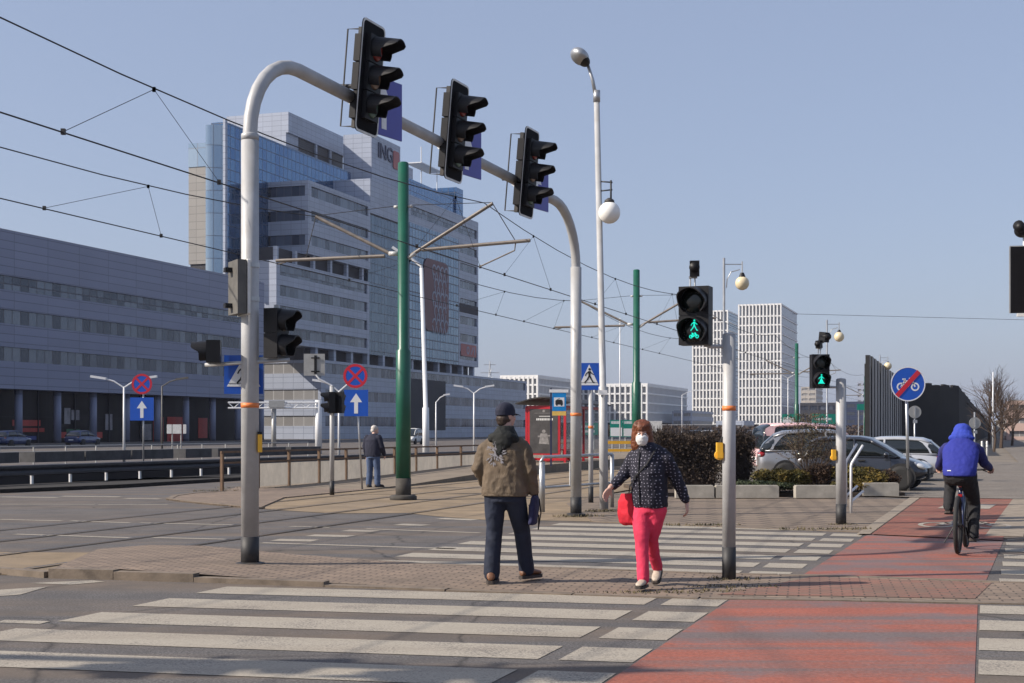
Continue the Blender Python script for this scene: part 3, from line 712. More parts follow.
# --- man waiting by the railing
x, y = G(373, 487, .045)
old = thing('person', 'grey haired man in dark jacket and jeans standing by the tram stop railing', 'person', (x, y, .045), R(-20))
s = .94
b = MB(); LL = [(-.09, 0, .85), (-.10, .02, .45), (-.11, -.03, .08)]; RL = [(.09, 0, .85), (.11, .03, .45), (.13, 0, .08)]
LA = [(-.19, 0, 1.30), (-.25, .02, 1.06), (-.24, .10, .82)]; RA = [(.19, 0, 1.30), (.26, .0, 1.05), (.25, .16, .86)]
bodyfill(b, .86, 1.33, .18, .12, [LL, RL], [LA, RA], (0, .05, 1.37), (0, .09, 1.46))
Mr = head_prims(b, (0.0, .12, 1.50), R(-45), R(-20)); hand(b, RA[2], (0, .4, -.8), (-1, 0, 0), 1, .5, 1); hand(b, LA[2], (0, .2, -1), (1, 0, 0), 1, .5, -1)
part('body', fuse(b, .0085, 3), M['skin'], old); eyes(Mr, old)
b = MB(); b.torso([(0, 0, .80, .205, .14), (0, 0, .9, .21, .15), (0, .0, 1.1, .215, .15), (0, .01, 1.25, .215, .15), (0, .03, 1.34, .17, .12), (0, .05, 1.41, .08, .08)], pw=2.3)
for A in (LA, RA): limb(b, [(A[0][0]*.9, .0, 1.30), *A[1:]], [.085, .07, .055])
part('jacket', fuse(b, .014, 4, .012, 8, 31), M['navy_cloth'], old)
b = MB(); b.torso([(0, 0, .76, .18, .13), (0, 0, .88, .18, .13)])
for L in (LL, RL): limb(b, L, [.105, .085, .08])
part('trousers', fuse(b, .014, 3, .01, 9, 32), M['jeans_blue'], old)
for L, d in ((LL, (-.2, 1)), (RL, (.6, .8))): add_shoe(old, L[2], d, M['sole'])
b = MB(); b.ell((0, -.03, .04), (.088, .095, .085)); b.ell((0, -.05, -.03), (.08, .06, .06)); part('hair', fuse(xf(b, Mr), .009, 2, .008, 30, 33), M['hair_grey'], old)
# ---------------------------------------------------------------- ground, roads, islands
def sheet(name, poly, z, mat, kind='structure'):
    mb = MB(); n = len(poly); a = sum(poly[i][0]*poly[(i+1) % n][1] - poly[(i+1) % n][0]*poly[i][1] for i in range(n))
    if a < 0: poly = poly[::-1]
    mb.face([(p[0], p[1], z) for p in poly]); return struct(name, mb, M[mat])
def slab(name, poly, z, mat, zb=-.05):
    mb = MB(); mb.prism(poly, zb, z); return struct(name, mb, M[mat])
sheet('ground', [(-1500, -60), (1500, -60), (1500, 2200), (-1500, 2200)], -.02, 'ground')
sheet('road', [(-80, -8), (60, -8), (60, 34), (-3.5, 34), ST(-19.4, 60), ST(-24, 60), (-80, 62)], 0, 'asphalt')
sheet('far_road', [ST(-31, 20), ST(-31, 330), ST(-98, 330), ST(-98, 20)], .004, 'asphalt')
sheet('driveway', [ST(-9.2, 37), ST(-9.2, 70), ST(1.5, 70), ST(1.5, 420), ST(9, 420), ST(9, 32.9), ST(-1.5, 32.9)], .03, 'asphalt_light')
# paved refuge between the two carriageways: raised kerb on the left, dropped flush at the crossing
near = [G(55, 577, 0), G(120, 578.6, 0), G(200, 581, 0), G(330, 585.5, 0), G(450, 590, 0), G(575, 594, 0), G(700, 597.8, 0), G(860, 600, 0), G(1024, 603, 0), G(1250, 612, 0)]
far = [G(98, 553, 0), G(150, 548.5, 0), G(204, 549.5, 0), G(300, 557, 0), G(420, 565.3, 0), G(560, 569.5, 0), G(700, 574.5, 0), G(858, 578, 0), G(1000, 583.5, 0), G(1250, 592, 0)]
zz = [.10, .10, .07, .026, .016, .014, .012, .012, .012, .012]
mb = MB()
for i in range(9):
    a, b_, c, d = near[i], near[i+1], far[i+1], far[i]
    mb.face([(*a, zz[i]), (*b_, zz[i+1]), (*c, min(zz[i+1], .05)), (*d, min(zz[i], .05))])
struct('refuge', mb, M['brick'])
def kerb_line(name, pts, zs, w=.14, base=-.03, side=1, gap=.006, mat='kerb_old'):
    # kerb stones about a metre long along a polyline, each rounded off by a small joint
    mb = MB()
    for i in range(len(pts)-1):
        p, q = Vector(pts[i]), Vector(pts[i+1]); L = (q-p).length; d = (q-p)/L; n = Vector((d.y, -d.x))*side*w
        k = max(1, round(L)); 
        for j in range(k):
            a = p + d*(L*j/k + gap); b_ = p + d*(L*(j+1)/k - gap); za = zs[i] + (zs[i+1]-zs[i])*(j+.5)/k + random.uniform(-.002, .002)
            mb.prism([tuple(a), tuple(b_), tuple(b_+n), tuple(a+n)], base, za)
    return struct(name, mb, M[mat])
kerb_line('kerb', near, [z+.002 for z in zz])
kerb_line('kerb', [G(0, 572.5), near[0]], [.03, .104])
kerb_line('kerb', far[3:], [.018]*7, .10, side=-1)
sheet('tram_bed', [G(-420, 553), G(0, 552.5), G(97, 553), G(52, 576), G(0, 575), G(-420, 571)], .006, 'ochre')
# far pavement
nearp = [G(593, 521.6), G(650, 524), G(720, 527), G(820, 530.5), G(871, 532.5), G(1003, 538.5), G(1150, 546)]
slab('pavement', nearp + [ST(6, 32.3), ST(-8.6, 32.3), G(566, 504), G(575, 512)], .014, 'slabs')
kerb_line('kerb', nearp, [.016]*7, .12)
v0, v1 = ST(-1.45, 22.6), ST(.35, 22.6)
# red cycle path on the pavement, white edging stones, painted bicycle
def lerp2(a, b_, t): return (a[0]+(b_[0]-a[0])*t, a[1]+(b_[1]-a[1])*t)
e0, e1, f0, f1 = G(871.5, 533, .034), G(921, 497, .034), G(1003, 539, .034), G(1013, 497, .034)
sheet('cycle_path', [e0, f0, f1, e1], .019, 'red_pavers')
off = Vector((-.20, .0)); sheet('path_edging', [(e0[0]-.22, e0[1]), (e0[0]-.02, e0[1]), (e1[0]-.02, e1[1]), (e1[0]-.26, e1[1])], .022, 'kerb')
sheet('path_edging', [(f0[0]+.02, f0[1]+.8), (f0[0]+.5, f0[1]+.6), (f1[0]+.5, f1[1]), (f1[0]+.02, f1[1])], .022, 'kerb')
def ground_mark(name, fn, mat='white_paint', z=.024):
    mb = MB(); fn(mb, z); return struct(name, mb, M[mat])
c0 = lerp2(lerp2(e0, f0, .66), lerp2(e1, f1, .66), .22)
def bikemark(mb, z):
    X = UT; Y = US
    def P(u, v): return (c0[0] + X.x*u + Y.x*v*2.2, c0[1] + X.y*u + Y.y*v*2.2, z)
    for cx in (-.42, .42):
        for i in range(20):
            a, b_ = 2*math.pi*i/20, 2*math.pi*(i+1)/20
            mb.face([P(cx+.30*math.cos(a), .3*math.sin(a)), P(cx+.30*math.cos(b_), .3*math.sin(b_)), P(cx+.22*math.cos(b_), .22*math.sin(b_)), P(cx+.22*math.cos(a), .22*math.sin(a))][::-1])
    for p, q in (((-.42, 0), (-.15, .42)), ((-.15, .42), (.28, .42)), ((.28, .42), (.42, 0)), ((0, 0), (.28, .42)), ((-.42, 0), (0, 0)), ((0, 0), (-.2, .5))):
        p, q = Vector(p), Vector(q); d = (q-p).normalized(); k = Vector((-d.y, d.x))*.045
        mb.face([P(*(p-k)), P(*(q-k)), P(*(q+k)), P(*(p+k))])
ground_mark('bicycle_marking', bikemark)
def dashes(mb, z):
    for t0 in (.62,):
        for u0, u1 in ((.30, .52), (.60, .83)):
            p = [lerp2(lerp2(e0, f0, u), lerp2(e1, f1, u), t) for u, t in ((u0, t0), (u1-.03, t0), (u1+.02, t0+.14), (u0+.05, t0+.14))]
            mb.face([(*q, z) for q in p])
ground_mark('path_dashes', dashes)
# crossings
def cross(r0, r1, n0, n1, phi):
    e = Vector((math.sin(phi), math.cos(phi))); out = []
    for n, r in ((n0, r0), (n0, r1), (n1, r1), (n1, r0)):
        A = Matrix(((e.x, e.y), (UT.x, UT.y))); out.append(tuple(A.inverted() @ Vector((n, r))))
    return out
mb = MB(); mr = MB(); ph = R(12)
for k in range(5):
    n1 = 12.97 - k*1.03; n0 = n1 - .60; j = random.uniform(-.03, .03)
    if k == 0: n1 -= .02
    for r0, r1 in ((-7.1+j - (.0 if k < 3 else .06), -2.86), (-2.72, -2.22), (-.04, .62)):
        mb.face([(*p, .004) for p in cross(r0, r1, n0, n1, ph)])
mr.face([(*p, .004) for p in cross(-2.2, -.06, 5, 12.98, ph)])
ph = R(17.5)
for k in range(8):
    n0 = 14.88 + k*1.0; n1 = n0 + .56; o = .045*k
    sets = [(-6.85+o*.5, -2.52+o), (-2.42+o, -1.98+o), (.14+o*.6, .75+o)]
    if k >= 7: sets = sets[:1]
    for r0, r1 in sets: mb.face([(*p, .004) for p in cross(r0, r1, n0, n1, ph)])
a = [G(800, 577), G(985, 583.3), G(1005, 537.5), G(873, 531.5)]
mr.face([(*p, .004) for p in a])
struct('crossing_bars', mb, M['white_paint']); struct('cycle_crossing', mr, M['red_paint'])
P_R = .0
rp = [lerp2(near[6], near[7], .12), near[7], lerp2(near[7], near[8], .74), lerp2(far[7], far[8], .92), lerp2(far[6], far[7], .72)]
sheet('refuge_cycle_path', [(p[0], p[1]+.15) if i < 3 else (p[0], p[1]-.1) for i, p in enumerate(rp)], .016, 'refuge_red')
mb = MB()
def lane(pts, z=.004, w=.13):
    for (p, q) in zip(pts[::2], pts[1::2]):
        p, q = Vector(G(*p)), Vector(G(*q)); d = (q-p).normalized(); n = Vector((-d.y, d.x))*w/2
        mb.face([(*(p-n), z), (*(q-n), z), (*(q+n), z), (*(p+n), z)])
lane([(0, 519.5), (62, 521), (71, 521), (130, 523), (140, 523), (235, 525), (290, 526.5), (330, 527.5), (366, 529), (480, 533)])
lane([(15, 534.3), (130, 538), (153, 537.7), (228, 539.5), (262, 543), (455, 549)])
lane([(207, 549.2), (243, 550.2), (0, 504.3), (95, 504.5), (98, 504.6), (168, 504.8)])
lane([(0, 497), (58, 497.6), (62, 496.3), (120, 497), (125, 498.5), (160, 499)], w=.3)
lane([(310, 535.5), (352, 536.5), (275, 540), (315, 540.8), (345, 530.6), (376, 531.4), (398, 524.5), (426, 525.5), (440, 518.6), (476, 520)], w=.35)
lane([(0, 621.5), (45, 623)], w=.16)
mb.face([(*p, .004) for p in [G(-40, 599.5), G(-30, 592), G(48, 587), G(20, 595)]]); mb.face([(*p, .004) for p in [G(30, 583.5), G(92, 580.5), G(105, 582), G(70, 585)]])
struct('lane_markings', mb, M['white_paint'])
# tram bed and rails beyond the crossing, stop platform on the left
sheet('tram_bed', [G(244, 505.8), G(259, 509), G(332, 513.7), G(406, 513.2), G(436, 516.5), G(483, 520), G(590, 521.7), ST(-8.7, 33), ST(-8.7, 330), ST(-15.0, 330), ST(-15.0, 27.5)], .006, 'ochre')
mb = MB(); mg = MB()
for r in (-10.05, -11.48, -12.95, -14.38):
    for r0, r1, z, m_ in ((r-.026, r+.026, .022, mb), (r+.026, r+.062, .014, mg)):
        m_.face([(*ST(r0, 6), z), (*ST(r1, 6), z), (*ST(r1, 330), z), (*ST(r0, 330), z)])
struct('tram_rails', mb, M['rail']); struct('rail_grooves', mg, M['rail_gap'])
tip = [G(259, 509.3), G(220, 506), G(185, 502.5), G(166, 500), G(172, 497), G(190, 494.5), G(222, 492.5)]
mb = MB(); prof = [(-15.0, -18.6)]
slab('island', tip + [ST(-18.9, 33), ST(-15.0, 33), ST(-15.0, 28.3)], .03, 'brick')
kerb_line('kerb', tip[::-1], [.04]*7, .14, side=-1)
mb = MB()
stn = [(33, .03), (36, .06), (46, .30), (110, .30)]
for (s0, z0), (s1, z1) in zip(stn, stn[1:]):
    a, b_, c, d = ST(-15.0, s0), ST(-15.0, s1), ST(-18.9, s1), ST(-18.9, s0)
    mb.face([(*a, z0), (*b_, z1), (*c, z1), (*d, z0)]); mb.face([(*a, -.02), (*b_, -.02), (*b_, z1), (*a, z0)])
struct('platform', mb, M['platform'])
def rsm(mb_, a, b_, z, w=.12): mb_.face([(*ST(-15.0, a), z), (*ST(-15.0+w, a), z)]) if 0 else None
slab('verge', [G(-260, 494.5), G(0, 493.3), G(120, 488.2), G(250, 480), ST(-21.5, 60), ST(-30.5, 60), ST(-30.5, 20), (-40, 36)], .10, 'shaded_soil')  # dark top paints the kerb shadow along the road
slab('soil_bed', [G(640, 497), G(905, 497), ST(-2.4, 36.6), ST(-9.2, 36.6), G(640, 492)], .10, 'soil')

# ---------------------------------------------------------------- signal heads and signs (local front is -Y)
def board_poly(w, h, r=.08):
    out = []
    for cx, cz, a0 in ((w/2-r, h/2-r, 0), (-w/2+r, h/2-r, 90), (-w/2+r, -h/2+r, 180), (w/2-r, -h/2+r, 270)):
        for k in range(4): a = R(a0+30*k); out.append((cx+r*math.cos(a), cz+r*math.sin(a)))
    return out
def vehicle_head(label, loc, rz, group, tilt=R(5)):
    t = thing('traffic_light', label, 'traffic light', loc, rz, group); t.rotation_euler = (tilt, 0, rz)
    p = board_poly(.62, 1.42); mb = MB(); mb.plate(p, .0, .012); mb.face([(x, 0, z) for x, z in p]); part('backboard', mb, M['black_matt'], t)
    mb = MB(); q = board_poly(.565, 1.365, .06); n = len(p)
    for i in range(n): mb.face([(q[i][0], -.015, q[i][1]), (q[(i+1) % n][0], -.015, q[(i+1) % n][1]), (p[(i+1) % n][0], -.015, p[(i+1) % n][1]), (p[i][0], -.015, p[i][1])])
    part('border', mb, M['edge_white'], t)
    mb = MB()
    for z in (.36, 0, -.36): mb.box((0, -.045, z), (.36, .06, .345)); mb.box((0, .09, z), (.34, .15, .34))
    part('housing', mb, M['black'], t)
    for z, ln in ((.36, 'lens_red'), (0, 'lens_amber'), (-.36, 'lens_green')):
        mb = MB(); mb.hood((0, z), .165, .10, .34, -.076); v = part('visor', mb, M['black'], t)
        mb = MB(); mb.lathe([(.148, .078), (.12, .098), (.06, .108), (.004, .11)], 24, (0, 0, z), axis='Y'); part('lens', mb, M[ln], t, True)
    mb = MB(); mb.tube([(-.05, .16, .62), (-.05, .34, .62), (-.05, .34, -.62), (-.05, .16, -.62)], .012, 6); mb.tube([(0, .12, -.1), (0, .45, -.1)], .03, 8); mb.box((-.05, .14, 0), (.06, .06, 1.28)); part('bracket', mb, M['black_band'], t)
    return t
def arrow(mb, cx, cz, s, y):
    mb.plate([(cx-.08*s, cz-.42*s), (cx+.08*s, cz-.42*s), (cx+.08*s, cz+.05*s), (cx-.08*s, cz+.05*s)], y)
    mb.plate([(cx-.25*s, cz+.05*s), (cx+.25*s, cz+.05*s), (cx, cz+.42*s)], y)
def sign_base(t, poly, mat, edge=None):
    mb = MB(); mb.plate(poly, .0, .018); part('panel', mb, M[mat], t)
    mb = MB(); mb.face([(x, .003, z) for x, z in poly][::(1 if sum(poly[i][0]*poly[(i+1) % len(poly)][1]-poly[(i+1) % len(poly)][0]*poly[i][1] for i in range(len(poly))) < 0 else 1)])
    part('back', mb, M['back_grey'], t)
def walker(mb, s, y, ox=0, oz=0):
    P = lambda x, z: (ox + x*s, oz + z*s)
    mb.disc(P(.03, .66), .085*s, y)
    mb.plate([P(-.06, .54), P(.10, .54), P(.08, .20), P(-.05, .20)], y)
    for a, b_, w in (((-.02, .5), (-.20, .36), .07), ((-.20, .36), (-.27, .22), .06), ((.06, .5), (.2, .36), .07), ((.2, .36), (.30, .30), .06),
                    ((.04, .22), (.14, .0), .095), ((.14, .0), (.27, -.22), .08), ((.0, .22), (-.12, -.02), .095), ((-.12, -.02), (-.29, -.2), .08), ((.25, -.22), (.36, -.19), .06), ((-.31, -.2), (-.24, -.25), .06)):
        mb.stroke(P(*a), P(*b_), w*s, y)
def crossing_face(t, s):
    sign_base(t, [(-s/2, -s/2), (s/2, -s/2), (s/2, s/2), (-s/2, s/2)], 'sign_blue')
    mb = MB(); mb.plate([(-.43*s, -.31*s), (.43*s, -.31*s), (0, .45*s)], -.019); part('triangle', mb, M['sign_white'], t)
    mb = MB(); walker(mb, .56*s, -.023, 0, -.10*s); mb.stroke((-.40*s, -.225*s), (.40*s, -.225*s), .012*s, -.0225, .002); part('figure', mb, M['sign_black'], t)
def bike_icon(mb, s, y, ox=0, oz=0, w=.05):
    P = lambda x, z: (ox+x*s, oz+z*s)
    for cx in (-.42, .42): mb.ring(P(cx, -.12), .25*s-w*s, .25*s, y, n=24)
    for a, b_ in (((-.42, -.12), (-.20, .22)), ((-.20, .22), (.24, .22)), ((.24, .22), (-.02, -.12)), ((-.02, -.12), (-.42, -.12)), ((-.02, -.12), (-.24, .32)), ((.42, -.12), (.2, .36)), ((.2, .36), (.06, .38)), ((-.34, .33), (-.14, .33))):
        mb.stroke(P(*a), P(*b_), w*s, y)

# gantry over the far carriageway
Ax, Ay = G(250, 564, .04); Bx, By = G(576, 515, .03)
g = thing('signal_gantry', 'tall grey bent pipe gantry carrying three traffic lights over the road', 'gantry', (Ax, Ay, .04))
dx, dy = Bx-Ax, By-Ay; L = math.hypot(dx, dy); ux, uy = dx/L, dy/L; H = 5.62
def elbow(side):
    out = []
    for k in range(9):
        a = R(90*k/8); r = 1.0; out.append((r*(1-math.cos(a)), H-r+r*math.sin(a)))
    return out
E = elbow(0); HL, HR = 5.84, 5.42; P3 = lambda d, z: (ux*d, uy*d, z + ((HL-H)*(1-d/L) + (HR-H)*d/L if z > 3.8 else 0))
mb = MB(); mb.tube([P3(0, .30), P3(0, 4.55)], .100, 20); mb.tube([P3(0, 4.55), P3(0, 4.62), P3(0, 4.63)], [.100, .100, .088], 20); mb.tube([P3(0, 4.6), *[P3(d, z) for d, z in E[:]], P3(2.6, H)], .082, 20)
part('pole', mb, M['pole_grey'], g, True)
mb = MB(); mb.tube([P3(2.6, H), P3(L-2.6, H)], .078, 20); part('arm', mb, M['pole_grey'], g, True)
mb = MB(); mb.tube([P3(L-2.6, H), *[P3(L-d, z) for d, z in E[::-1]], P3(L, 4.6)], .082, 20); mb.tube([P3(L, 4.62), P3(L, .30)], .098, 20); part('pole', mb, M['pole_grey'], g, True)
mb = MB(); mb.tube([P3(0, -.02), P3(0, .31)], .103, 20); part('base_band', mb, M['black_band'], g, True)
mb = MB(); mb.tube([P3(L, -.02), P3(L, .31)], .101, 20); part('base_band', mb, M['black_band'], g, True)
mb = MB(); mb.tube([P3(0, 1.76), P3(0, 1.815)], .1025, 20); part('orange_band', mb, M['orange'], g, True)
mb = MB(); mb.tube([P3(L, 1.76), P3(L, 1.815)], .1005, 20); part('orange_band', mb, M['orange'], g, True)
for pp in (P3(0, 0), P3(L, 0)):
    mb = MB(); mb.lathe([(.17, -.02), (.17, .012), (.13, .022), (.105, .024)], 20, pp); part('base_plate', mb, M['black_band'], g)
mb = MB(); mb.box((.115, -.02, 1.36), (.05, .10, .20), rz=.2); bt = part('push_button', mb, M['yellow'], g)
mb = MB(); mb.box((.115, -.02, 1.475), (.046, .07, .03), rz=.2); part('button_cap', mb, M['black'], bt)
for d in (2.35, 4.85, 7.5): mb = MB(); mb.tube([P3(d-.03, H), P3(d+.03, H)], .10, 14); part('clamp', mb, M['galv'], g)
for z in (3.34, 2.96): mb = MB(); mb.tube([P3(0, z), P3(0, z+.05)], .108, 16); part('clamp', mb, M['galv'], g)
face = math.atan2(.93, .37)          # local -Y -> (sin, -cos)
names = ['three lamp traffic light with white edged backboard nearest the tall left pole',
         'middle traffic light of the three on the bent gantry, in front of the open sky',
         'traffic light next to the right hand bend of the gantry']
snames = ['violet blue arrow sign hanging behind the nearest gantry traffic light', 'violet blue arrow sign behind the middle gantry traffic light', 'violet blue arrow sign behind the traffic light next to the gantry bend']
for k, d in enumerate((2.35, 4.85, 7.5)):
    px, py = Ax+ux*d+.20*.93, Ay+uy*d-.20*.37; HH = HL+(HR-HL)*d/L
    vehicle_head(names[k], (px, py, HH+(.29, .20, .16)[k]), face, 'traffic lights on the gantry')
    d2 = d + .62
    t = thing('arrow_sign', snames[k], 'traffic sign', (Ax+ux*d2+.10*.93, Ay+uy*d2-.10*.37, HH+.05), face-R(8), 'arrow signs on the gantry')
    s = .38; sign_base(t, [(-s*.9, -s), (s*.9, -s), (s*.9, s), (-s*.9, s)], 'sign_blue2'); mb = MB(); arrow(mb, -.08, 0, .70, -.019); part('arrow', mb, M['sign_white'], t)
# heads and signs on the tall left pole
t = thing('traffic_light', 'backboard of a traffic light seen from behind, high on the tall left pole', 'traffic light', (Ax-.10, Ay-.12, 3.14), R(200), 'traffic lights on the tall left pole'); t.rotation_euler = (0, 0, R(118))
mb = MB(); p = board_poly(.40, .62, .03); mb.plate(p, -.04, .03); mb.face([(x, -.04, z) for x, z in p]); part('backboard', mb, M['edge_white'], t)
mb = MB(); mb.box((0, .02, 0), (.36, .10, .60)); part('housing', mb, M['board_back'], t)
mb = MB()
for z in (.2, -.2): mb = MB(); mb.box((.06, .10, z), (.08, .1, .05)); part('bracket', mb, M['black'], t)
def small_head(label, loc, rz, lamps, group=None, cap=True, s=1.0, plate=None):
    t = thing('traffic_light', label, 'traffic light', loc, rz, group)
    n = len(lamps); mb = MB(); h = .30*s
    for k in range(n): mb.box((0, .09*s, (n/2-.5-k)*h), (.31*s, .18*s, h-.008))
    mb.box((0, .085*s, 0), (.29*s, .16*s, n*h-.02)); part('housing', mb, M['black'], t)
    for k, lm in enumerate(lamps):
        z = (n/2-.5-k)*h; mb = MB(); mb.hood((0, z), .143*s, .08*s, .20*s, .001, -50, 230, 26); part('visor', mb, M['black'], t)
        mb = MB(); mb.lathe([(.125*s, -.002), (.125*s, .004), (.06*s, .012), (.004, .014)], 24, (0, 0, z), axis='Y'); ln = part('lens', mb, M['lens_dark'], t, True)
        if lm:
            mb = MB(); 
            if lm == 'both': walker(mb, .115*s, -.016, .01, z+.022*s); bike_icon(mb, .075*s, -.016, .01, z-.055*s, .10)
            else: walker(mb, .17*s, -.016, 0, z-.03*s); mb.plate([(-.035*s, z-.07*s), (.035*s, z-.07*s), (.02*s, z), (-.02*s, z)], -.016)
            part('lit_figure', mb, M['lit_green'], ln, label='lit green figure')
    if plate: 
        mb = MB(); mb.box((plate, .0, 0), (.012, .36*s, n*h+.03)); part('side_plate', mb, M['back_grey'], t)
    return t
small_head('single black signal lamp with long visor pointing left of the tall left pole', (Ax-.475, Ay-.05, 2.43), R(-82), [None], 'traffic lights on the tall left pole', s=.86)
small_head('black two lamp signal facing right beside the tall left pole', (Ax+.37, Ay+.02, 2.64), R(72), [None, None], 'traffic lights on the tall left pole', s=.94)
mb = MB(); mb.tube([(-.5, -.03, 2.24), (.45, -.02, 2.30)], .022, 8); mb.box((.30, .0, 2.62), (.05, .05, .6)); mb.tube([(.1, 0, 2.3), (.3, 0, 2.33)], .03, 8); part('side_arm', mb, M['pole_grey'], g, True)
t = thing('crossing_sign', 'blue pedestrian crossing sign half hidden behind the tall left pole', 'traffic sign', (Ax-.10, Ay+.16, 2.18), R(4), 'blue pedestrian crossing signs'); crossing_face(t, .44)

# pedestrian signal posts
def ped_post(label, base, top, r, bandz=None, button=None, black_h=.31):
    t = thing('signal_post', label, 'signal post', base, 0)
    mb = MB(); mb.tube([(0, 0, black_h-.01), (0, 0, top)], r, 20); mb.lathe([(r, top-.001), (r*.8, top+.02), (.005, top+.03)], 20); part('post', mb, M['pole_grey'], t, True)
    mb = MB(); mb.tube([(0, 0, -.03), (0, 0, black_h)], r+.003, 20); part('base_band', mb, M['black_band'], t, True)
    if bandz: mb = MB(); mb.tube([(0, 0, bandz-.025), (0, 0, bandz+.025)], r+.0025, 20); part('orange_band', mb, M['orange'], t, True)
    if button:
        mb = MB(); mb.box((button[0], button[1], button[2]), (.06, .09, .16)); mb.lathe([(.05, -.03), (.05, .03)], 16, (button[0], button[1]-.0, button[2]-.05), axis='Y'); part('push_button', mb, M['yellow'], t)
        mb = MB(); mb.tube([(button[0]+.01, button[1], button[2]+.08), (button[0]+.03, button[1], button[2]+.14)], .012, 6); part('cable', mb, M['black'], t)
    return t
x, y = G(729, 577, .03)
p1 = ped_post('grey signal post with orange band and yellow button standing on the refuge', (x, y, .03), 2.50, .069, 1.745, (-.10, -.01, 1.31))
mb = MB(); mb.tube([(-.22, .02, 2.385), (0, 0, 2.385)], .02, 8); mb.tube([(-.22, .1, 2.385), (-.22, .1, 2.45)], .03, 8); part('bracket', mb, M['pole_grey'], p1)
small_head('large pedestrian and cycle signal lit green on the post in the refuge', (x-.375, y-.06, 2.73), R(-22), [None, 'both'], 'pedestrian signals lit green', s=1.02)
def sensor(label, loc, rz, s=1.0):
    t = thing('detector', label, 'sensor', loc, rz, 'detectors on top of signals')
    mb = MB(); mb.tube([(-.05*s, .06, 0), (-.05*s, .06, .12*s)], .009, 6); mb.tube([(.0, .06, 0), (.0, .06, .10*s)], .009, 6); mb.box((-.02*s, .05, .11*s), (.09*s, .05, .02)); part('stand', mb, M['galv'], t)
    mb = MB(); mb.box((0, 0, .20*s), (.10*s, .16*s, .17*s), rx=.15); mb.tube([(0, .05, .22*s), (0, -.12*s, .20*s)], .055*s, 14); part('camera_body', mb, M['black'], t, True)
sensor('black detector box standing on the large pedestrian signal in the refuge', (x-.355, y, 3.03), R(-10), .95)
x2, y2 = G(841, 523, .03)
p2 = ped_post('grey signal post with yellow button at the far kerb beside the bent handrails', (x2, y2, .03), 2.34, .082, None, (-.125, -.02, 1.12))
mb = MB(); mb.tube([(-.30, .02, 2.22), (0, 0, 2.22)], .02, 8); mb.tube([(-.3, .1, 2.22), (-.3, .1, 2.28)], .025, 8); part('bracket', mb, M['pole_grey'], p2)
small_head('smaller pedestrian signal lit green at the far kerb', (x2-.34, y2-.06, 2.51), R(4), [None, 'man'], 'pedestrian signals lit green', s=.93)
sensor('twin black detector on the far pedestrian signal', (x2-.36, y2, 2.80), R(-35), .75); sensor('upper black detector cone above the far pedestrian signal', (x2-.27, y2+.03, 2.88), R(30), .95)
# thin signal post on the left island
x3, y3 = G(332, 494, .03)
p3 = ped_post('thin grey signal post on the brick tip of the left island', (x3, y3, .03), 2.55, .055)
small_head('small black two lamp signal facing left on the thin post', (x3-.08, y3-.10, 2.20), R(-75), [None, None], None, s=.85)
small_head('small black signal facing away behind the thin post', (x3+.16, y3+.10, 2.20), R(165), [None, None], None, s=.85)
t = thing('reversed_sign', 'square grey back of a sign above the thin signal post', 'traffic sign', (x3-.42, y3, 3.10), 0)
mb = MB(); mb.box((0, 0, 0), (.50, .02, .52)); part('panel', mb, M['back_grey'], t)
mb = MB(); mb.box((.03, -.02, 0), (.06, .02, .44)); mb.box((.03, -.035, .16), (.2, .02, .03)); mb.box((.03, -.035, -.16), (.2, .02, .03)); part('bracket', mb, M['black'], t)
mb = MB(); mb.tube([(.42, 0, -.5), (.12, -.02, -.34), (.04, -.01, -.24)], .022, 6); part('side_arm', mb, M['white_metal'], t)

# signs on their own posts
def post_sign(name, label, px, py, zb, lean=0, r=.03, top=3.0, group=None, mat='galv'):
    x, y = G(px, py, zb); t = thing(name, label, 'traffic sign', (x, y, zb), 0, group)
    mb = MB(); mb.tube([(0, .05, 0), (lean, .05, top)], r, 12); part('post', mb, M[mat], t, True); return t
def no_stop(t, z, x=0):
    mb = MB(); mb.disc((x, z), .31, .0, .018); part('round_panel', mb, M['sign_blue'], t)
    mb = MB(); mb.ring((x, z), .245, .312, -.0185); k = .245*.7071
    mb.stroke((x-k, z-k), (x+k, z+k), .065, -.0185); mb.stroke((x-k, z+k), (x+k, z-k), .065, -.0182); part('red_ring', mb, M['sign_red'], t)
    mb = MB(); mb.disc((x, z), .312, .003, .002); part('back', mb, M['back_grey'], t)
def one_way(t, z, w=.62, h=.66, x=0):
    p = [(x-w/2, z-h/2), (x+w/2, z-h/2), (x+w/2, z+h/2), (x-w/2, z+h/2)]
    mb = MB(); mb.plate(p, .0, .018); part('square_panel', mb, M['sign_blue'], t)
    mb = MB(); arrow(mb, x, z-.01, .62, -.0185); part('arrow', mb, M['sign_white'], t)
t = post_sign('road_sign', 'no stopping disc over one way arrow on a post behind the guard rail', 143, 481, .0, 0, .025, 3.1, 'no stopping signs above one way arrows'); Y = t.location.y; zf = lambda py, Y: CAM_H + (HOR-py)*Y/F_PX
no_stop(t, zf(384, Y), -.03); one_way(t, zf(409, Y), .72, .70, -.03)
t = post_sign('road_sign', 'no stopping disc over one way arrow beside the waiting man', 362, 489, .03, -.16, .025, 2.95, 'no stopping signs above one way arrows'); Y = t.location.y
no_stop(t, zf(376, Y)-.03, -.17); one_way(t, zf(403, Y)-.03, .62, .68, -.15)
t = post_sign('cycle_path_end_sign', 'round blue sign with white bicycle crossed by a red slash', 909, 491, .03, -.06, .04, 2.95); Y = t.location.y; z = zf(384, Y)-.03; X0 = -.03
mb = MB(); mb.disc((X0, z), .43, .0, .02, 40); part('round_panel', mb, M['sign_blue'], t)
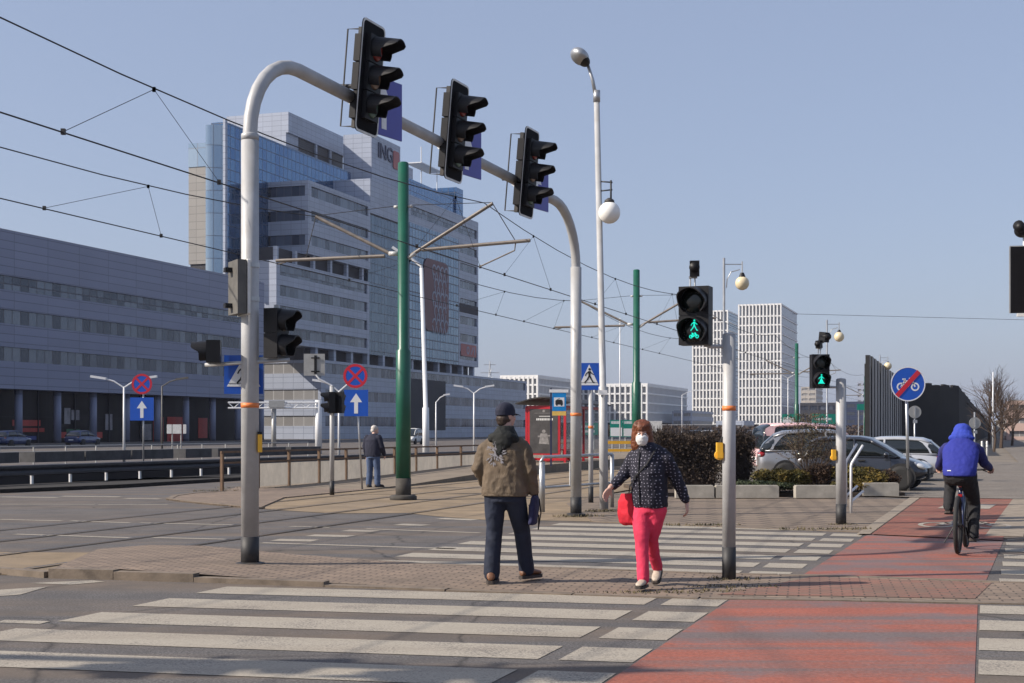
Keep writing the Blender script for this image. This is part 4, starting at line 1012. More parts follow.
mb = MB(); mb.ring((X0, z), .405, .432, -.0205, n=44); bike_icon(mb, .42, -.0205, X0, z-.02, .085); part('bicycle_symbol', mb, M['sign_white'], t)
mb = MB(); mb.stroke((X0-.28, z-.30), (X0+.27, z+.31), .115, -.0265, .004); part('red_slash', mb, M['sign_red'], t)
t = post_sign('crossing_post', 'pedestrian crossing sign on a grey post with black foot beside the curved lamp post', 591, 502, .03, 0, .05, 2.55, 'blue pedestrian crossing signs', 'pole_grey'); Y = t.location.y
mb = MB(); mb.tube([(0, .05, -.03), (0, .05, .32)], .054, 12); part('base_band', mb, M['black_band'], t, True)
mb = MB(); mb.tube([(0, .05, 1.55), (0, .05, 1.61)], .052, 12); part('orange_band', mb, M['orange'], t, True)
mb = MB(); s = .46; zc = zf(376.5, Y)-.03; xo = -.04
mb.plate([(xo-s/2, zc-s*.62), (xo+s/2, zc-s*.62), (xo+s/2, zc+s*.62), (xo-s/2, zc+s*.62)], .0, .018); part('panel', mb, M['sign_blue'], t)
mb = MB(); mb.plate([(xo-.44*s, zc-.40*s), (xo+.44*s, zc-.40*s), (xo, zc+.56*s)], -.0185); part('triangle', mb, M['sign_white'], t)
mb = MB(); walker(mb, .70*s, -.022, xo, zc-.13*s); mb.stroke((xo-.40*s, zc-.28*s), (xo+.40*s, zc-.28*s), .012*s, -.0222, .002); part('figure', mb, M['sign_black'], t)
for px, py, zc, r, lb in ((915, 470, 412, .24, 'round grey back of a road sign by the dark barrier'), (975, 470, 423, .22, 'pale round sign back just right of the cyclist')):
    t = post_sign('reversed_sign', lb, px, py, .03, 0, .03, 2.2); Y = t.location.y; z = zf(zc, Y)-.03
    mb = MB(); mb.lathe([(.01, .0), (r*1.0, .0), (r, .02), (.01, .02)], 28, (0, .02, z), axis='Y'); part('panel', mb, M['back_grey'], t)
    mb = MB(); mb.box((0, -.015, z), (.05, .03, r*1.5)); mb.box((0, -.02, z-r-.12), (.16, .02, .12)); part('bracket', mb, M['galv'], t)
# board on the right edge
x, y = 6.55, 17.8
t = thing('signal_mast', 'white mast at the right picture edge carrying a black traffic light board seen from behind', 'signal mast', (x, y, .03), R(-10))
mb = MB(); mb.tube([(.09, 0, -.03), (0, 0, 4.0)], .055, 16); part('post', mb, M['white_metal'], t, True)
mb = MB(); mb.box((.10, -.10, 3.42), (.66, .03, .84)); part('backboard', mb, M['black_matt'], t)
mb = MB(); mb.box((.10, -.16, 3.42), (.30, .09, .78)); part('housing', mb, M['black'], t)
mb = MB(); mb.box((-.02, -.12, 2.975), (.25, .05, .04)); part('bracket', mb, M['edge_white'], t)
mb = MB(); mb.box((-.228, -.10, 3.42), (.012, .034, .84)); mb.box((.10, -.10, 3.846), (.66, .034, .012)); part('edge_strip', mb, M['back_grey'], t)
mb = MB(); mb.box((.10, -.055, 3.42), (.34, .07, .80)); mb.box((.0, -.015, 3.62), (.10, .03, .05)); mb.box((.0, -.015, 3.2), (.10, .03, .05)); part('back_case', mb, M['board_back'], t)
mb = MB(); mb.tube([(0, 0, 3.95), (-.02, -.02, 4.08)], .02, 8); mb.ell((-.07, -.05, 4.05), (.10, .1, .09)); mb.tube([(-.06, -.05, 4.06), (-.14, -.18, 4.1)], .07, 12); part('camera', mb, M['black'], t, True)
# ---------------------------------------------------------------- lamps, catenary, fences
x, y = G(604, 509, .03)
t = thing('street_lamp', 'tall leaning lamp post with oval head on top and white globe lower down', 'street lamp', (x, y, .03))
tx = -.14; H = 7.85
mb = MB(); mb.tube([(0, 0, 0), (-.02, 0, 2.35), (-.021, 0, 2.36), (tx, 0, H)], [.085, .085, .065, .055], 16); part('pole', mb, M['pole_grey'], t, True)
mb = MB(); mb.tube([(tx, 0, H-.02), (tx, 0, H+.2)], .068, 14); mb.tube([(tx, 0, H), (tx-.08, -.02, H+.4), (tx-.18, -.05, H+.7)], [.04, .034, .03], 10); part('neck', mb, M['galv'], t, True)
mb = MB(); mb.ell((tx-.33, -.1, H+.83), (.20, .30, .14), rot=(0, R(35), 0)); part('lamp_head', mb, M['galv'], t, True)
mb = MB(); mb.ell((tx-.26, -.10, H+.755), (.14, .23, .10), rot=(0, R(35), 0)); part('lens', mb, M['black'], t, True)
zb = CAM_H + (HOR-213)*y/F_PX - .03
mb = MB(); mb.tube([(-.06, -.03, zb+.42), (.16, -.05, zb+.44)], .014, 6); mb.tube([(-.06, -.03, zb+.60), (.16, -.05, zb+.58)], .014, 6); mb.tube([(.13, -.05, zb+.62), (.13, -.05, zb+.2)], .018, 8); mb.lathe([(.10, .19), (.09, .24), (.03, .28)], 14, (.10, -.05, zb)); part('bracket', mb, M['black_band'], t, True)
mb = MB(); mb.ell((.10, -.05, zb), .212, 28, 16); part('globe', mb, M['globe_white'], t, True)
mb = MB(); mb.box((-.03, -.09, 2.24), (.17, .02, .09)); part('sticker', mb, M['sign_white'], t)
def park_lamp(label, px, ptop, Y, gl, flag=False):
    x = (px-512)/F_PX*Y; z = CAM_H + (HOR-ptop)*Y/F_PX
    t = thing('globe_lamp', label, 'street lamp', (x, Y, 0), 0, 'yellowed globe lamps'); r = .20
    mb = MB(); mb.tube([(0, 0, 0), (0, 0, 1.2), (0, 0, 1.22), (0, 0, z)], [.07, .07, .04, .035], 10); part('pole', mb, M['galv'], t, True)
    mb = MB(); mb.tube([(0, 0, z-.18), (.5, 0, z-.18)], .014, 6); mb.tube([(.07, 0, z-.85), (.09, 0, z-.6), (.2, 0, z-.40), (.45, 0, z-.33)], .016, 6); mb.tube([(.52, 0, z-.1), (.52, 0, z-.48)], .02, 6); part('bracket', mb, M['galv'], t)
    mb = MB(); mb.lathe([(.05, z-.42), (.09, z-.52), (.10, z-.55)], 12, (.52, 0, 0)); part('globe_cap', mb, M['black'], t)
    mb = MB(); mb.ell((.52, 0, z-.72), gl, 22, 14); part('globe', mb, M['globe_cream'], t, True)
park_lamp('cream globe lamp on a thin pole rising behind the refuge signal post', 724, 258, 40, .20)
park_lamp('cream globe lamp rising behind the far pedestrian signal', 827, 320, 60, .215)
park_lamp('cream globe lamp just above the left end of the slatted barrier', 880, 355, 92, .25)
def far_lamp(label, px, py_top, Y, arms, rise=.5, n='road_lamp', r=.06, span=1.4, mt='white_metal'):
    x = (px-512)/F_PX*Y; z = CAM_H + (HOR-py_top)*Y/F_PX
    t = thing(n, label, 'street lamp', (x, Y, 0), 0, 'white road lamps'); mb = MB(); mb.tube([(0, 0, 0), (0, 0, z)], [r, r*.7], 8); part('pole', mb, M[mt], t, True)
    for a in arms:
        mb = MB(); mb.tube([(0, 0, z-.03), (a*.35*span, 0, z+rise*.6), (a*.72*span, 0, z+rise*.9)], r*.55, 6); am = part('arm', mb, M[mt], t)
        mb = MB(); mb.box((a*.9*span, 0, z+rise), (.55*span, .22, .10), ry=-a*.15); part('lamp_head', mb, M[mt], am)
far_lamp('two armed white lamp in front of the low grey building', 124, 387, 62, (-1, 1), .42, span=1.25)
far_lamp('dim one armed lamp against the low grey building', 162, 386, 75, (1, ), .4, span=1.2, mt='board_back')
far_lamp('two armed white lamp left of the man in the cap', 474, 393, 85, (-1, 1), .42, span=1.05)
far_lamp('one armed lamp with short curved arm in front of the office podium', 436, 402, 95, (1,), .5, span=.8)
far_lamp('two armed white lamp partly hidden by the thin signal post', 339, 391, 62, (-1, 1), .45, span=1.0)
x = (424-512)/F_PX*66; z = CAM_H + (HOR-268)*66/F_PX
t = thing('road_lamp', 'tall white lamp pole right of the first green pole with an arm bent up left', 'street lamp', (x, 66, 0), 0, 'white road lamps')
mb = MB(); mb.tube([(.1, 0, 0), (.08, 0, 2.6), (.08, 0, 2.62), (-.12, 0, z)], [.17, .16, .11, .09], 10); part('pole', mb, M['white_metal'], t, True)
mb = MB(); mb.tube([(-.12, 0, z-.1), (-.12, 0, z+.1), (-.85, 0, z+.62), (-.95, 0, z+.66)], .07, 8); part('arm', mb, M['white_metal'], t, True)
mb = MB(); mb.box((-1.2, 0, z+.78), (.7, .25, .12), ry=.6); part('lamp_head', mb, M['white_metal'], t)
far_lamp('slim lamp pole with a dark ball light in front of the bare trees', 993, 372, 105, (), 0)
far_lamp('thin white flag like mast between the lamp post and the second green pole', 620, 318, 88, (), 0, 'mast', .045)
far_lamp('white lamp mast with double head in front of the far right tower', 788, 378, 150, (-1, 1), .7, span=2.2)
far_lamp('thin lamp pole between the far office blocks', 682, 395, 190, (1,), .6, span=2)

# catenary poles
def cat_pole(label, s, full=True, rr=-12.2, top=7.46):
    X, Y = ST(rr, s); t = thing('catenary_pole', label, 'catenary pole', (X, Y, 0), STREET, 'green catenary poles'); n = 20 if full else 10
    mb = MB(); mb.tube([(0, 0, .48), (0, 0, 3.3), (0, 0, 3.34), (0, 0, top)], [.165, .165, .125, .12], n); mb.lathe([(.12, top-.01), (.09, top+.02), (.005, top+.03)], n); part('pole', mb, M['green_pole'], t, True)
    mb = MB(); mb.tube([(0, 0, 0), (0, 0, .485)], .172, n); mb.lathe([(.30, -.02), (.30, .09), (.26, .11), (.17, .12)], n); part('base', mb, M['pole_base'], t, True)
    mb = MB(); mb.tube([(.16, 0, 5.40), (2.10, 0, 6.46)], .040, 8); mb.tube([(.45, 0, 5.52), (2.95, 0, 5.62)], .040, 8); part('bracket_arm', mb, M['arm'], t)
    mb = MB(); mb.tube([(-.30, 0, 5.46), (-2.15, 0, 6.38)], .040, 8); mb.tube([(-.45, 0, 5.42), (-3.15, 0, 5.42)], .040, 8); part('bracket_arm', mb, M['arm'], t)
    for q, r_ in (([(2.62, 0, 5.58), (2.60, 0, 5.42), (1.80, 0, 5.10)], .016), ([(-2.95, 0, 5.42), (-2.9, 0, 5.38), (-3.12, 0, 5.34)], .016)): mb = MB(); mb.tube(q, r_, 6); part('registration_arm', mb, M['arm'], t)
    for q in ([(2.1, 0, 6.45), (2.62, 0, 5.62)], [(-2.15, 0, 6.37), (-2.4, 0, 5.45)]): mb = MB(); mb.tube(q, .010, 5); part('stay_wire', mb, M['wire'], t)
    for p, q, r_ in (((-.12, 0, 5.46), (-.34, 0, 5.47), .05), ((.12, 0, 5.36), (.3, 0, 5.46), .045), ((-.12, 0, 6.5), (-.22, 0, 6.5), .035), ((.12, 0, 6.5), (.22, 0, 6.5), .035)): mb = MB(); mb.tube([p, q], r_, 8); part('insulator', mb, M['insul'], t, True)
    mb = MB(); mb.tube([(-2.15, 0, 6.40), (-.15, 0, 6.52), (.15, 0, 6.52), (2.10, 0, 6.48)], .008, 5); part('span_wire', mb, M['wire'], t)
    return t
cat_pole('nearest green catenary pole with rusty base between the tram tracks', 28.6)
cat_pole('second green catenary pole rising behind the woman in pink trousers', 50.5)
cat_pole('third green catenary pole right of the far white towers', 97.0, False)
cat_pole('fourth green catenary pole at the left end of the slatted barrier', 160, False, -12.6)
def line(label, rc, zc, rm, zlo, zhi, fs):
    t = thing('overhead_line', label, 'overhead line', (0, 0, 0), 0, 'tram overhead lines')
    sup = [-14, 7.0, 28.6, 50.5, 73, 97, 128, 160, 200]; pts = []; pm_ = []; dr = []
    for a, b_ in zip(sup, sup[1:]):
        for k in range(8):
            f = k/8; s = a + (b_-a)*f; q = zlo + (zhi-zlo)*(2*f-1)**2
            pm_.append((*ST(rm, s), q)); pts.append((*ST(rc, s), zc))
        for f in fs.get(a, ()):
            s = a+(b_-a)*f; q = zlo + (zhi-zlo)*(2*f-1)**2
            for ds in (-1.7, 1.9): dr.append(((*ST(rm, s), q-.01), (*ST(rc, s+ds), zc+.01)))
    mb = MB(); mb.tube(pts, .0105, 6); part('contact_wire', mb, M['wire'], t, True)
    mb = MB(); mb.tube(pm_, .0105, 6); part('messenger_wire', mb, M['wire'], t, True)
    for p, q in dr: mb = MB(); mb.tube([p, q], .0045, 4); mb.box(q, (.05, .05, .07)); mb.box(p, (.04, .04, .06)); part('dropper', mb, M['wire'], t)
line('tram overhead line above the nearer track, crossing higher in the sky', -10.45, 5.11, -10.3, 6.0, 6.48, {7.0: (.41, .92), 28.6: (.16, .52, .88), 50.5: (.3, .7)})
line('tram overhead line above the farther track, on the left bracket of the green pole', -15.3, 5.35, -14.35, 5.9, 6.38, {7.0: (.2, .69), 28.6: (.25, .6, .9), 50.5: (.3, .7)})
mb = MB()
solo('feeder_cable', (lambda m_: (m_.tube([(30, 150, 14), (60, 152, 13.4), (95, 154, 14)], .02, 4), m_)[1])(mb), M['wire'], 'thin grey cable crossing the sky above the dark barrier', 'cable')

# railing with dirty acrylic panels on the tram stop
P0 = Vector((-7.25, 35.0)); D0 = Vector((.3615, .932))
t = thing('stop_railing', 'rusty brown railing with dirty grey clear panels along the tram stop', 'railing', (P0.x, P0.y, .03), math.atan2(D0.y, D0.x))
ts = [0, 1.7, 3.28, 4.95, 6.57, 8.2, 9.8, 11.4, 13.06, 15.1, 16.8, 18.5, 20.2, 21.9, 23.6, 25.3, 27]
for k, q in enumerate(ts):
    mb = MB(); mb.box((q, 0, .46), (.07, .07, .96)); part('post', mb, M['rusty'], t)
    if k < len(ts)-1 and k > 0:
        mb = MB(); mb.box(((q+ts[k+1])/2, .0, .34), (ts[k+1]-q-.12, .012, .60)); part('panel', mb, M['acryl'], t)
mb = MB(); mb.box((13.5, 0, .965), (27.1, .05, .05)); part('top_rail', mb, M['rusty'], t)
mb = MB(); mb.box((13.5, .0, .69), (27.0, .045, .045)); part('mid_rail', mb, M['rusty'], t)
# guard rail on the left and the shade-coloured planter wall behind
a = Vector(G(9, 489)); b_ = Vector(G(86, 485)); D = (b_-a).normalized(); A0 = a - D*9
rz = math.atan2(D.y, D.x)
t = thing('guard_rail', 'long dark steel guard rail with pale posts along the left road', 'guard rail', (A0.x, A0.y, .0), rz)
mb = MB(); prof = [(0, .62), (-.06, .60), (-.06, .54), (-.01, .475), (-.06, .41), (-.06, .35), (0, .33), (.02, .33), (.02, .62)]
mb.grid([[(xx, yy, z) for yy, z in prof] for xx in (0, 42)]); part('beam', mb, M['rail_dark'], t)
for k in range(26):
    mb = MB(); mb.box((1+k*1.48, .05, .20), (.075, .05, .36)); part('post', mb, M['white_metal'], t)
mb = MB(); mb.box((21, 1.3, .22), (42, 1.6, .44)); kb = part('kerb_wall', mb, M['dark_recess'], t)  # near-black colour stands for the shade behind the rail
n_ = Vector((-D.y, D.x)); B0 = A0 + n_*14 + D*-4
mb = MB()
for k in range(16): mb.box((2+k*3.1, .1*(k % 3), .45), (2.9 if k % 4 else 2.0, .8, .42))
solo('planter_wall', mb, M['shaded_concrete'], 'low concrete planter wall coloured as in shade beyond the guard rail', 'wall', (B0.x, B0.y, 0), rz)
B1 = A0 + n_*17 + D*-6
t = thing('thin_railing', 'thin grey railing in front of the shopfront of the low building', 'railing', (B1.x, B1.y, 0), rz); mb = MB()
mb.tube([(0, 0, .84), (56, 0, .84)], .025, 6); mb.tube([(0, 0, .6), (56, 0, .6)], .018, 6); part('rails', mb, M['back_grey'], t)
for k in range(29): mb = MB(); mb.box((k*2.0, 0, .42), (.05, .05, .84)); part('post', mb, M['back_grey'], t)
# pipe railing beside the lamp post
x0, y0 = G(542, 512, .03); x1, y1 = G(612, 507, .03)
t = thing('pipe_railing', 'low grey pipe railing behind the man in the brown jacket', 'railing', (x0, y0, .03), math.atan2(y1-y0, x1-x0)); L = math.hypot(x1-x0, y1-y0)
mb = MB(); mb.tube([(0, 0, 0), (0, 0, .93)], .055, 10); part('post', mb, M['galv'], t, True); mb = MB(); mb.tube([(L, 0, 0), (L, 0, 1.04)], .04, 10); part('post', mb, M['galv'], t, True)
mb = MB(); mb.tube([(-.05, 0, .92), (.05, 0, 1.02), (L, 0, 1.04)], .03, 8); part('top_rail', mb, M['galv'], t, True)
mb = MB(); mb.tube([(0, 0, .45), (L, 0, .48)], .025, 8); part('mid_rail', mb, M['galv'], t, True)
mb = MB(); mb.prism([(.80, -.02), (1.02, -.02), (1.02, -.03), (.80, -.03)], .46, .92); part('notice', mb, M['edge_white'], t)
# cyclist leaning rails
for k, (px, py, lb) in enumerate(((851, 513, 'bent steel handrail at the cycle crossing, the nearer one'), (846, 506, 'bent steel handrail at the cycle crossing, the one behind the signal post'))):
    x, y = G(px, py, .03); t = thing('bent_handrail', lb, 'handrail', (x, y, .03), R(-10), 'bent handrails at the cycle crossing')
    mb = MB(); mb.tube([(0, 0, 0), (0, 0, .86), (.02, .02, .92), (.22, .1, 1.24)], .024, 10); part('upright', mb, M['white_metal'], t, True)
    mb = MB(); mb.tube([(0, 0, .12), (.02, .02, .22), (.23, .1, .40)], .024, 10); part('foot_rail', mb, M['white_metal'], t, True)
# planter blocks
def block(px0, px1, py, h, label):
    a, b_ = Vector(G(px0, py, .03)), Vector(G(px1, py, .03)); L = (b_-a).length
    mb = MB(); bm = [(0, 0), (L, 0), (L, .28), (0, .28)]; mb.prism(bm, 0, h-.02); mb.prism([(.015, .015), (L-.015, .015), (L-.015, .265), (.015, .265)], h-.02, h)
    solo('planter_block', mb, M['concrete'], label, 'planter kerb', (a.x, a.y, .03), math.atan2(b_.y-a.y, b_.x-a.x), 'concrete planter blocks')
block(676, 714, 498, .28, 'concrete planter block half hidden behind the woman, below the dark hedge'); block(716, 779, 498, .28, 'concrete planter block behind the refuge signal post')
block(796, 838, 498, .28, 'concrete planter block below the grey hatchback'); block(864, 899, 496, .30, 'concrete planter block with pale end face beside the round cycle sign')
# bollards and barrier boards
for px, py, lb in ((937, 446, 'yellow white bollard left of the cyclist'), (982, 463, 'left one of two pale bollards right of the cyclist'), (987, 463, 'right one of two pale bollards right of the cyclist')):
    x, y = G(px, py); mb = MB(); mb.lathe([(.05, 0), (.05, .95), (.04, 1.0), (.005, 1.02)], 12); mb.lathe([(.055, .7), (.055, .8)], 12); solo('bollard', mb, M['edge_white'], lb, 'bollard', (x, y, .02), 0, 'pale bollards', True)
x, y = (606-512)/F_PX*64, 64
t = thing('site_barrier', 'yellow and red site barrier left of the woman', 'barrier', (x, y, .0), R(4))
mb = MB(); mb.box((1.0, 0, .98), (2.2, .04, .14)); mb.box((1.0, 0, .62), (2.2, .04, .12)); part('board', mb, M['yellow'], t)
for xx in (0, 2.0): mb = MB(); mb.box((xx, .02, .6), (.14, .06, 1.2)); part('post', mb, M['shelter_red'], t)

# tram shelter, stop sign
X, Y = ST(-16.05, 51.6)
t = thing('tram_shelter', 'red framed tram shelter with curved roof and dark poster on its end', 'shelter', (X, Y, .30), STREET)
W, Dp, Hh = 1.55, 5.2, 2.14
mb = MB()
for xx in (-W/2, W/2):
    for yy in (0, Dp/2, Dp): mb.box((xx, yy, Hh/2), (.09, .09, Hh))
for yy in (0, Dp): mb.box((0, yy, Hh), (W, .09, .10)); mb.box((0, yy, .12), (W-.1, .08, .1))
for xx in (-W/2, W/2): mb.box((xx, Dp/2, Hh+.0), (.085, Dp-.1, .10))
part('frame', mb, M['shelter_red'], t)
mb = MB(); rings = []
for yy in (-.3, Dp+.3):
    r_ = [(-1.15+2.3*k/10, yy, Hh+.10+.24*math.sin(math.pi*k/10)) for k in range(11)]; rings.append(r_ + [(p[0], p[1], p[2]+.05) for p in r_[::-1]])
mb.grid(rings); part('roof', mb, M['black_band'], t)
mb = MB(); mb.box((-.06, -.02, 1.22), (1.30, .10, 1.86)); pf = part('poster_frame', mb, M['shelter_red'], t)
mb = MB(); mb.plate([(-.63, .35), (.50, .35), (.50, 2.06), (-.63, 2.06)], -.075); part('poster', mb, M['poster'], pf)
mb = MB(); mb.disc((-.06, 1.20), .07, -.079); mb.plate([(-.26, .72), (.16, .70), (.08, 1.12), (-.19, 1.12)], -.079); mb.stroke((-.3, 1.0), (.22, 1.03), .06, -.0825); mb.disc((-.06, 1.98), .05, -.079); mb.stroke((-.45, 1.9), (.35, 1.9), .012, -.079)
part('poster_figure', mb, M['poster_fig'], pf)
mb = MB(); random.seed(5)
xx = -.36
while xx < .28:
    w = random.uniform(.03, .06); mb.plate([(xx, 1.62), (xx+w, 1.62), (xx+w, 1.70), (xx, 1.70)], -.079); xx += w+.018
mb.plate([(-.25, 1.765), (.2, 1.765), (.2, 1.79), (-.25, 1.79)], -.079)
part('poster_print', mb, M['edge_white'], pf)
mb = MB(); mb.box((W/2, Dp/2, 1.2), (.012, Dp-.2, 1.8)); mb.box((-W/2, Dp/2, 1.2), (.012, Dp-.2, 1.8)); part('glass', mb, M['clear'], t)
mb = MB(); mb.box((-.3, 2.6, .45), (.4, 3.2, .05)); mb.box((-.3, 1.4, .2), (.3, .06, .42)); mb.box((-.3, 3.8, .2), (.3, .06, .42)); part('bench', mb, M['shelter_red'], t)
x, y = (551-512)/F_PX*48.5, 48.5
t = thing('stop_sign_post', 'blue and yellow tram stop sign on a dark blue post in front of the shelter', 'stop sign', (x, y, .30))
z = lambda py: CAM_H + (HOR-py)*y/F_PX - .30
mb = MB(); mb.box((0, 0, z(388)/2), (.06, .06, z(388))); part('post', mb, M['letters_dark'], t)
mb = MB(); mb.plate([(.04, z(411)), (.52, z(411)), (.52, z(393)), (.04, z(393))], -.01, .04); part('panel', mb, M['stop_blue'], t)
mb = MB(); mb.plate([(.04, z(415.5)), (.52, z(415.5)), (.52, z(411.3)), (.04, z(411.3))], -.01, .04); part('yellow_strip', mb, M['stop_yellow'], t)
mb = MB(); mb.plate([(.1, z(406.5)), (.46, z(406.5)), (.46, z(397.5)), (.1, z(397.5))], -.0505); part('white_field', mb, M['sign_white'], t)
mb = MB(); mb.plate([(.15, z(404.6)), (.41, z(404.6)), (.40, z(401)), (.36, z(399.7)), (.19, z(399.7)), (.15, z(401))], -.054); mb.disc((.20, z(405)), .03, -.054, n=12); mb.disc((.36, z(405)), .03, -.054, n=12); mb.stroke((.22, z(399.5)), (.3, z(398.3)), .015, -.054); part('tram_symbol', mb, M['sign_black'], t)
mb = MB(); mb.plate([(-.06, z(392.5)), (.6, z(392.5)), (.6, z(389.5)), (-.06, z(389.5))], -.01, .05); part('name_board', mb, M['sign_white'], t)
# direction signs far off
def road_board(label, px0, px1, py0, py1, Y, rows, mat='sign_green', white=None):
    x0, x1 = (px0-512)/F_PX*Y, (px1-512)/F_PX*Y; z0, z1 = CAM_H+(HOR-py1)*Y/F_PX, CAM_H+(HOR-py0)*Y/F_PX; w = x1-x0; xc = (x0+x1)/2
    t = thing('direction_sign', label, 'road sign', (xc, Y, 0), 0, 'green direction signs')
    mb = MB(); mb.plate([(-w/2, z0), (w/2, z0), (w/2, z1), (-w/2, z1)], 0, .06); part('panel', mb, M[mat], t)
    mb = MB()
    for s in (-.3, .3): mb.tube([(w*s, .1, 0), (w*s, .1, z1)], .08, 6)
    part('post', mb, M['galv'], t)
    random.seed(int(px0)); mb = MB()
    for fr, h in rows:
        zc = z0 + (z1-z0)*fr; xx = -w*.42
        while xx < w*.3:
            L = random.uniform(.02, .05)*w; mb.plate([(xx, zc-h/2), (xx+L, zc-h/2), (xx+L, zc+h/2), (xx, zc+h/2)], -.063); xx += L + .014*w
    if white: mb.plate([(-w*.46, z0+(z1-z0)*white[0]), (w*.46, z0+(z1-z0)*white[0]), (w*.46, z0+(z1-z0)*white[1]), (-w*.46, z0+(z1-z0)*white[1])], -.063)
    part('print', mb, M['sign_white'], t)
road_board('green direction sign between the gantry foot and the crossing sign post', 579, 598, 423, 435, 110, [(.7, .18), (.3, .18)])
road_board('green and white direction sign left of the second green pole', 610, 622.5, 420, 437, 115, [(.85, .22)], white=(.05, .55)); road_board('green and white direction sign touching the second green pole', 623, 636, 420, 437, 116, [(.85, .22)], white=(.05, .5))
road_board('plain white board right of the second green pole', 649, 662, 421, 440, 120, [], 'edge_white')
road_board('green sign right of the white tower foot', 782, 800, 414, 425, 160, [(.6, .2)], white=(.2, .5)); road_board('green sign behind the far pedestrian signal', 812, 836, 414, 424, 170, [(.5, .25)])
road_board('small bright green board left of the fourth green pole', 857, 866, 404, 410, 170, [])
# overhead sign truss near the podium
Y = 90; X = lambda px: (px-512)/F_PX*Y; Z = lambda py: CAM_H + (HOR-py)*Y/F_PX
t = thing('sign_truss', 'white lattice road sign truss seen in front of the podium end wall', 'sign gantry', (0, Y, 0))
mb = MB()
for yy in (0, .5):
    for pz in (402.5, 408): mb.tube([(X(228), yy, Z(pz)), (X(318), yy, Z(pz))], .05, 6)
for k in range(15): a, b_ = 228+k*6, 234+k*6; mb.tube([(X(a), 0, Z(408 if k % 2 else 402.5)), (X(b_), 0, Z(402.5 if k % 2 else 408))], .03, 5)
part('beam', mb, M['white_metal'], t); mb = MB(); mb.tube([(X(318), .25, 0), (X(318), .25, Z(400))], .22, 10); part('column', mb, M['white_metal'], t, True)
mb = MB(); mb.box((X(277), -.1, Z(404)), (1.0, .1, .45)); part('sign_box', mb, M['back_grey'], t); mb = MB(); mb.tube([(X(273), .3, 0), (X(273), .3, Z(408))], .16, 10); part('column', mb, M['back_grey'], t, True)
# shop boards
Y = 100; t = thing('notice_boards', 'white double notice board on two posts in front of the red shop window', 'notice board', ((177-512)/F_PX*Y, Y, 0))
for xx, w in ((-.55, .35), (0, .62), (.55, .22)): mb = MB(); mb.box((xx, 0, 1.62), (w, .05, .66)); part('board', mb, M['edge_white'], t)
for xx in (-.35, .28): mb = MB(); mb.tube([(xx, .05, 0), (xx, .05, 1.9)], .05, 8); part('post', mb, M['back_grey'], t)
# ---------------------------------------------------------------- buildings (local x = r, y = s of the street frame)
class Bld:
    def __init__(s, name, label, cat, r0, s0, group=None):
        s.r0, s.s0 = r0, s0; s.t = thing(name, label, cat, (*ST(r0, s0), 0), STREET, group)
    def part(s, name, mb, mat, parent=None, smooth=False):
        mb.v = [(x-s.r0, y-s.s0, z) for x, y, z in mb.v]; return part(name, mb, M[mat] if isinstance(mat, str) else mat, parent or s.t, smooth)
    def storeys(s, r0, r1, s0, s1, z0, z1, n, sill, wh, mat='clad_white', win='win', rec=.28, endwin=True, endmargin=1.2, endmat=None):
        st = (z1-z0)/n; w = MB(); zprev = z0
        for k in range(n):
            a = z0+k*st+sill; b = a+wh
            w.span(r0, r1, s0, s1, zprev, a); zprev = b
            g = MB(); g.span(r0+rec, r1-rec, s0+rec, s1-rec, a-.02, b+.02); s.part('window_band', g, win)
            if endmat: g = MB(); g.span(r0+rec, r1-.7, s0+rec-.12, s0+rec-.02, a-.01, b+.01); s.part('end_window', g, endmat)
            if not endwin: w.span(r0, r1-.61, s0+.006, s0+endmargin, a, b)
            w.span(r1-.5, r1-.001, s1-.9, s1-.001, a, b); w.span(r1-.6, r1-.003, s0+.003, s0+endmargin, a, b)
        w.span(r0, r1, s0, s1, zprev, z1); return s.part('wall', w, mat)
    def box(s, name, r0, r1, s0, s1, z0, z1, mat):
        w = MB(); w.span(r0, r1, s0, s1, z0, z1); return s.part(name, w, mat)

# long low building
b = Bld('low_office', 'long low grey clad building with three ribbon window rows and a dark glazed ground floor', 'building', -104, 55)
w = MB(); r0, r1, s0, s1 = -136, -104, 55, 190
bands = [(6.2, 9.3), (10.9, 13.5), (15.1, 17.3), (18.9, 24.0)]
for z0, z1 in bands: w.span(r0, r1, s0, s1, z0, z1)
for z0, z1 in ((9.3, 10.9), (13.5, 15.1), (17.3, 18.9)): w.span(r1-1, r1-.004, s1-2.2, s1-.004, z0, z1)
b.part('wall', w, 'clad')
for z0, z1 in ((9.3, 10.9), (13.5, 15.1), (17.3, 18.9)):
    g = MB(); g.span(r0+.3, r1-.25, s0+.3, s1-.3, z0-.02, z1+.02); b.part('window_band', g, 'win')
b.box('roof', r0+.4, r1-.4, s0+.4, s1-.4, 24.0, 24.15, 'roof')
b.box('shopfront', r0, r1-2.4, s0, s1-1, 0, 6.22, 'shop')
for k in range(19): w = MB(); w.tube([(r1-1.0, s0+8+k*7.1, 0), (r1-1.0, s0+8+k*7.1, 6.21)], .45, 12); b.part('column', w, 'clad', None, True)
def shop(px0, px1, py0, py1, mat, nm='window_poster', off=2.36):
    r = r1-off; out = []
    def s_of(px): k = (px-512)/F_PX; Y = -r/(.32-.9474*k)*1.0; Y = r/(k*.9474-.32); return (Y+.32*r)/.9474, Y
    (sa, Ya), (sb, Yb) = s_of(px0), s_of(px1); Ym = (Ya+Yb)/2
    w = MB(); w.span(r, r+.06, sa, sb, CAM_H+(HOR-py1)*Ym/F_PX, CAM_H+(HOR-py0)*Ym/F_PX); b.part(nm, w, mat)
